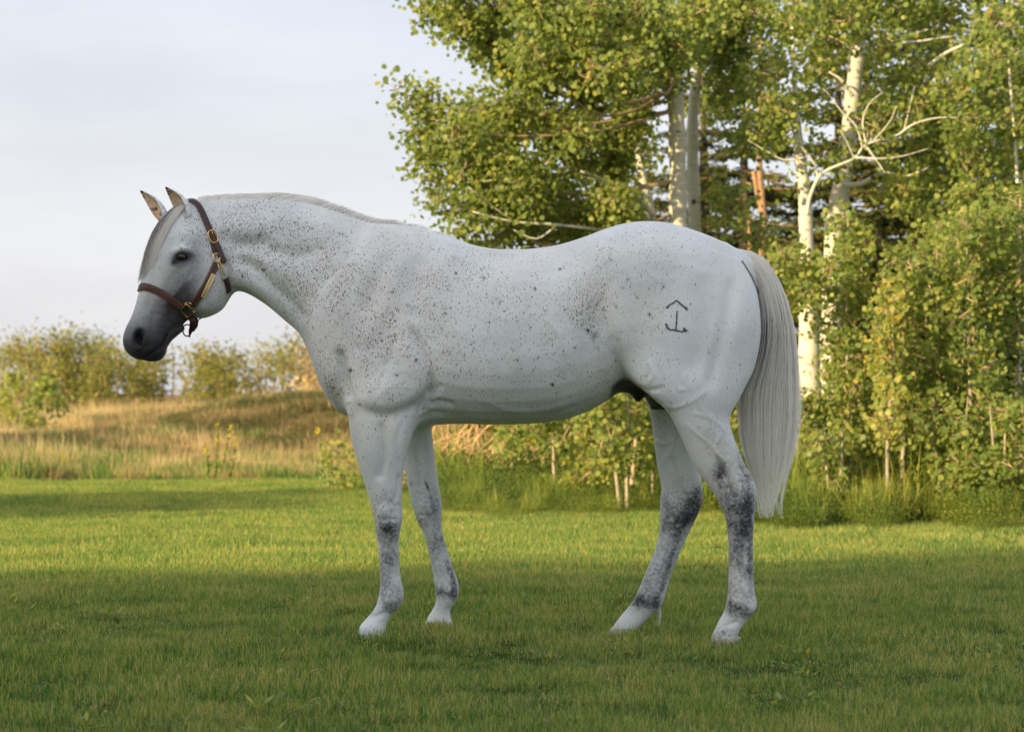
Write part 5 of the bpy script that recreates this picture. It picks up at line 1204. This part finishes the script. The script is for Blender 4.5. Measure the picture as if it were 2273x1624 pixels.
# ---------------------------------------------------------------- weeds that stand out
m_yellow = leafy_mat('yellow_flowers', [(0, (.55, .48, .03)), (1, (.80, .66, .05))], .4)
def flower_stalk(label, u, vb, vt, y, lean, spike=.4):
    vg = vb; root = empty('flower_stalk', P(u, vg, y), label, 'wildflower', 'yellow flower stalks in the rough grass'); pts = [P(u + lean * t + 3 * math.sin(t * 3), vg + (vt - vg) * t, y) for t in np.linspace(0, 1, 6)]
    mb = MB(); mb.tube(pts, [.008, .007, .006, .005, .004, .003], 4); mb.build('stem', m_weed, root)
    f = rng.random(26)[:26] * .75; c = np.stack([np.interp(f, np.linspace(0, 1, 6), [p[i] for p in pts]) for i in range(3)], -1); VV, F = leaf_geo(c, rng.uniform(.03, .06, 26), rng.normal(size=(26, 3)) + [0, 0, .4], rng.normal(size=(26, 3)) + [0, -.6, .3], .5); mesh_obj('leaves', VV, F, m_weed, root, False, {'rnd': np.repeat(rng.uniform(.6, 1, 26), 6)})['kind'] = 'stuff'
    f = 1 - rng.random(24) * spike * .8; c = np.stack([np.interp(f, np.linspace(0, 1, 6), [p[i] for p in pts]) for i in range(3)], -1) + rng.normal(size=(24, 3)) * .01; VV, F = leaf_geo(c, rng.uniform(.012, .024, 24), rng.normal(size=(24, 3)) + [0, 0, .5], rng.normal(size=(24, 3)) + [0, -.5, .2]); mesh_obj('flowers', VV, F, m_yellow, root, False, {'rnd': np.repeat(rng.random(24), 6)})['kind'] = 'stuff'
flower_stalk('tallest yellow flower stalk in the rough grass before the dry mound', 478, 1058, 945, 28, 4)
flower_stalk('leaning yellow flower stalk just right of the tallest', 488, 1056, 948, 28.4, 22, .35)
flower_stalk('short yellow flower stalk left of the tallest', 462, 1060, 985, 28, -8, .3)
flower_stalk('yellow flower stalk standing apart on the right of its group', 512, 1058, 970, 28.2, 10, .3)
flower_stalk('single pale green and yellow stalk nearest the horse\'s chest', 722, 1060, 950, 26, -18, .15)
flower_stalk('small yellow flower stalk near the left edge', 145, 1062, 1010, 28, -6, .3)
def weed(label, u, y, vt, ru, n_l, tint, size=.06): 
    return sapling(label, u, y, vt, ru, n_l, 0, tint, r=.007, low=.05, group='leafy weeds standing in the rough grass', name='leafy_weed', cat='weed', size=size, singles=0, stems=3)
weed('dark leafy weed clump in the meadow near the left edge', 95, 40, 838, 46, 700, .0, .075)
weed('yellowish leafy weed at the left edge of the picture', 15, 41, 815, 30, 380, .2, .07)
weed('leafy weed in front of the forelegs at the meadow edge', 745, 25, 985, 30, 300, .2, .045)
weed('pale leafy weed right under the girth', 965, 23.5, 995, 40, 420, .2, .045)

# undergrowth along the foot of the grove (ground cover)
srcu = [variant('herb_tuft', [leafy_patch(230, .26, .30, .032, 2.2, (.42, .22)), blades(12, .18, .22, .004, .5, 3, (.4, .2))], m_weed), variant('herb_tuft', [leafy_patch(240, .28, .20, .028, 2.6, (.55, .22))], m_weed), variant('tall_grass_tuft', [blades(90, .18, .42, .009, .35, 3, (.5, .2)), blades(26, .16, .55, .008, .3, 3, (.95, .05))], m_weed)]
def under(name, rows, dens, s0, s1, w):
    xs, ys, ss = [], [], []
    for ua, ub, y0, y1, k in rows:
        m_ = int(dens * k); y = rng.uniform(y0, y1, m_); u = rng.uniform(ua, ub, m_); y = y + 1.7 * vnoise(u * .01, y * 0, 1.7, 5) * (vnoise(u * .01, y * 0, .9, 6) + .3); xs.append((u - CU) * y / FPX); ys.append(y); ss.append(rng.uniform(s0, s1, m_) * np.clip(.45 + (y - y0) / max(.3, (y1 - y0)) * .8, .4, 1.2))
    x, y, s = np.concatenate(xs), np.concatenate(ys), np.concatenate(ss)
    scatter(name, np.stack([x, y, height(x, y)], -1), rng.uniform(0, 6.28, len(x)), s, rng.choice(3, len(x), p=w), srcu)
under('undergrowth', [(1690, 2330, 18.0, 21.5, 6.5), (2000, 2330, 17.7, 20, 3.5), (1560, 1760, 18.9, 22, 1.6), (960, 1560, 20.4, 25, 4.2), (860, 1000, 24, 26, .3)], 280, .8, 1.6, [.5, .46, .04])
under('low_herbs', [(1660, 2330, 17.2, 18.6, 4.0), (960, 1560, 19.0, 21.5, 3.0)], 240, .3, .75, [.5, .46, .04])
under('tall_grass', [(1960, 2330, 18.4, 20, 1.2), (1780, 1980, 18.8, 20.5, .5), (640, 1000, 27, 30, .3)], 50, .3, .62, [.3, .2, .5])
# ---------------------------------------------------------------- the barn that is added out of view to shade horse and lawn, and trees added likewise
def off_barn():
    H = 8.0; k = H / math.tan(SUN_EL); t = Vector((k * math.sin(SUN_AZ), k * math.cos(SUN_AZ), 0))
    root = empty('shade_barn', (-14, 0, 0), 'big grey board barn with a gabled wing, out of view, added to shade the horse and lawn', 'shade_barn')
    m_w, m_r = simple_mat('grey_barn_boards', (.25, .22, .18), .8, 0, .25, 6), simple_mat('weathered_roof', (.3, .29, .28), .6, 0, .2, 5)
    # the main ridge's shadow falls on the lawn from (-12, 9.6) to (6, 16.2); the wing runs back beside it
    A_, B_ = Vector((-12, 8.0, 0)) - t, Vector((4.5, 14.9, 0)) - t; xw = B_.x + .6
    for A2, B2, W, eh, hh in ((A_, B_, 2.1, 5.2, H), (Vector((xw, -18, 0)), Vector((xw, B_.y - .3, 0)), 3.4, 6.0, H - .12)):
        d = (B2 - A2).normalized(); p = Vector((-d.y, d.x, 0)); q = [A2 + p * W, B2 + p * W, B2 - p * W, A2 - p * W]; mb = MB()
        vs = [tuple(a) for a in q] + [(a.x, a.y, eh) for a in q] + [(A2.x, A2.y, hh - .15), (B2.x, B2.y, hh - .15)]
        mb.add(vs, [(0, 1, 5, 4), (2, 3, 7, 6), (1, 2, 6, 9, 5), (3, 0, 4, 8, 7), (0, 3, 2, 1)]); mb.build('wall', m_w, root); mb = MB()
        for s in (1, -1):
            e1, e2 = A2 - d * .4 + p * s * (W + .45), B2 + d * .4 + p * s * (W + .45); r1, r2 = A2 - d * .4, B2 + d * .4; ze = eh - .25
            vs = [(e1.x, e1.y, ze), (e2.x, e2.y, ze), (r2.x, r2.y, hh), (r1.x, r1.y, hh), (e1.x, e1.y, ze - .12), (e2.x, e2.y, ze - .12), (r2.x, r2.y, hh - .12), (r1.x, r1.y, hh - .12)]
            mb.add(vs, [(0, 1, 2, 3), (7, 6, 5, 4), (0, 4, 5, 1), (1, 5, 6, 2), (3, 2, 6, 7), (0, 3, 7, 4)])
        mb.build('roof', m_r, root)
    mb = MB(); x = xw + 3.42
    mb.add([(x, -8, 0), (x, -5, 0), (x, -5, 3.2), (x, -8, 3.2), (x + .06, -8, 0), (x + .06, -5, 0), (x + .06, -5, 3.2), (x + .06, -8, 3.2)], [(4, 5, 6, 7), (3, 2, 6, 7), (0, 3, 7, 4), (1, 5, 6, 2)]); mb.build('door', simple_mat('barn_door', (.3, .08, .05), .7), root)
off_barn()
def off_tree(label, sx, sy, top, crown_r, n_):
    "tree whose crown throws its shade around (sx, sy) on the lawn"
    zc = top - crown_r; k = zc / math.tan(SUN_EL); x, y = sx - k * math.sin(SUN_AZ), sy - k * math.cos(SUN_AZ)
    root = empty('unseen_shade_tree', (x, y, 0), label, 'tree'); mb = MB(); mb.tube([(x, y, -.05), (x + .1, y, zc * .5), (x, y, zc)], [.2, .15, .08], 8); mb.build('trunk', m_dark_bark, root, True)
    g = rng.normal(size=(90, 3)); g /= np.linalg.norm(g, axis=1, keepdims=True); g *= (rng.random((90, 1)) ** .4) * crown_r * np.array([1.5, 1.5, .8]); i = rng.integers(0, 90, n_); c = g[i] + rng.normal(size=(n_, 3)) * .28 + np.array([x, y, zc])
    VV, F = leaf_geo(c, rng.uniform(.07, .13, n_), rng.normal(size=(n_, 3)), rng.normal(size=(n_, 3))); mesh_obj('crown', VV, F, m_aspen_leaf, root, False, {'rnd': np.repeat(rng.random(n_), 6)})['kind'] = 'stuff'
off_tree('unseen round leafy tree, added to shade the far lawn, beyond the barn', -4.2, 21.5, 7.0, 1.3, 4500)  # unseen trees added for patchy shade on lawn and meadow
off_tree('tall leafy tree left of the view, added to throw shade on the meadow', -7.5, 35, 5.6, 1.4, 3500)

for lab, sx, sy, zt, r_, n_ in (('poplar behind the barn, first of the row from the camera, added to fray the shade edge', 3.6, 14.6, 13.0, .7, 1500), ('poplar behind the barn, second from the camera, added to fray the shade edge', 1.5, 13.5, 12.8, .6, 1100), ('poplar behind the barn, middle of the row, added to fray the shade edge', -.6, 12.8, 12.9, .55, 900),
                               ('poplar behind the barn, second from the far end, added to fray the shade edge', -2.6, 12.0, 13.1, .6, 1100), ('poplar behind the barn at the far end of the row, added to fray the shade edge', -4.8, 11.3, 13.3, .7, 1500)):
    off_tree(lab, sx, sy, zt, r_, n_)  # unseen poplar row added to make the shade's edge ragged
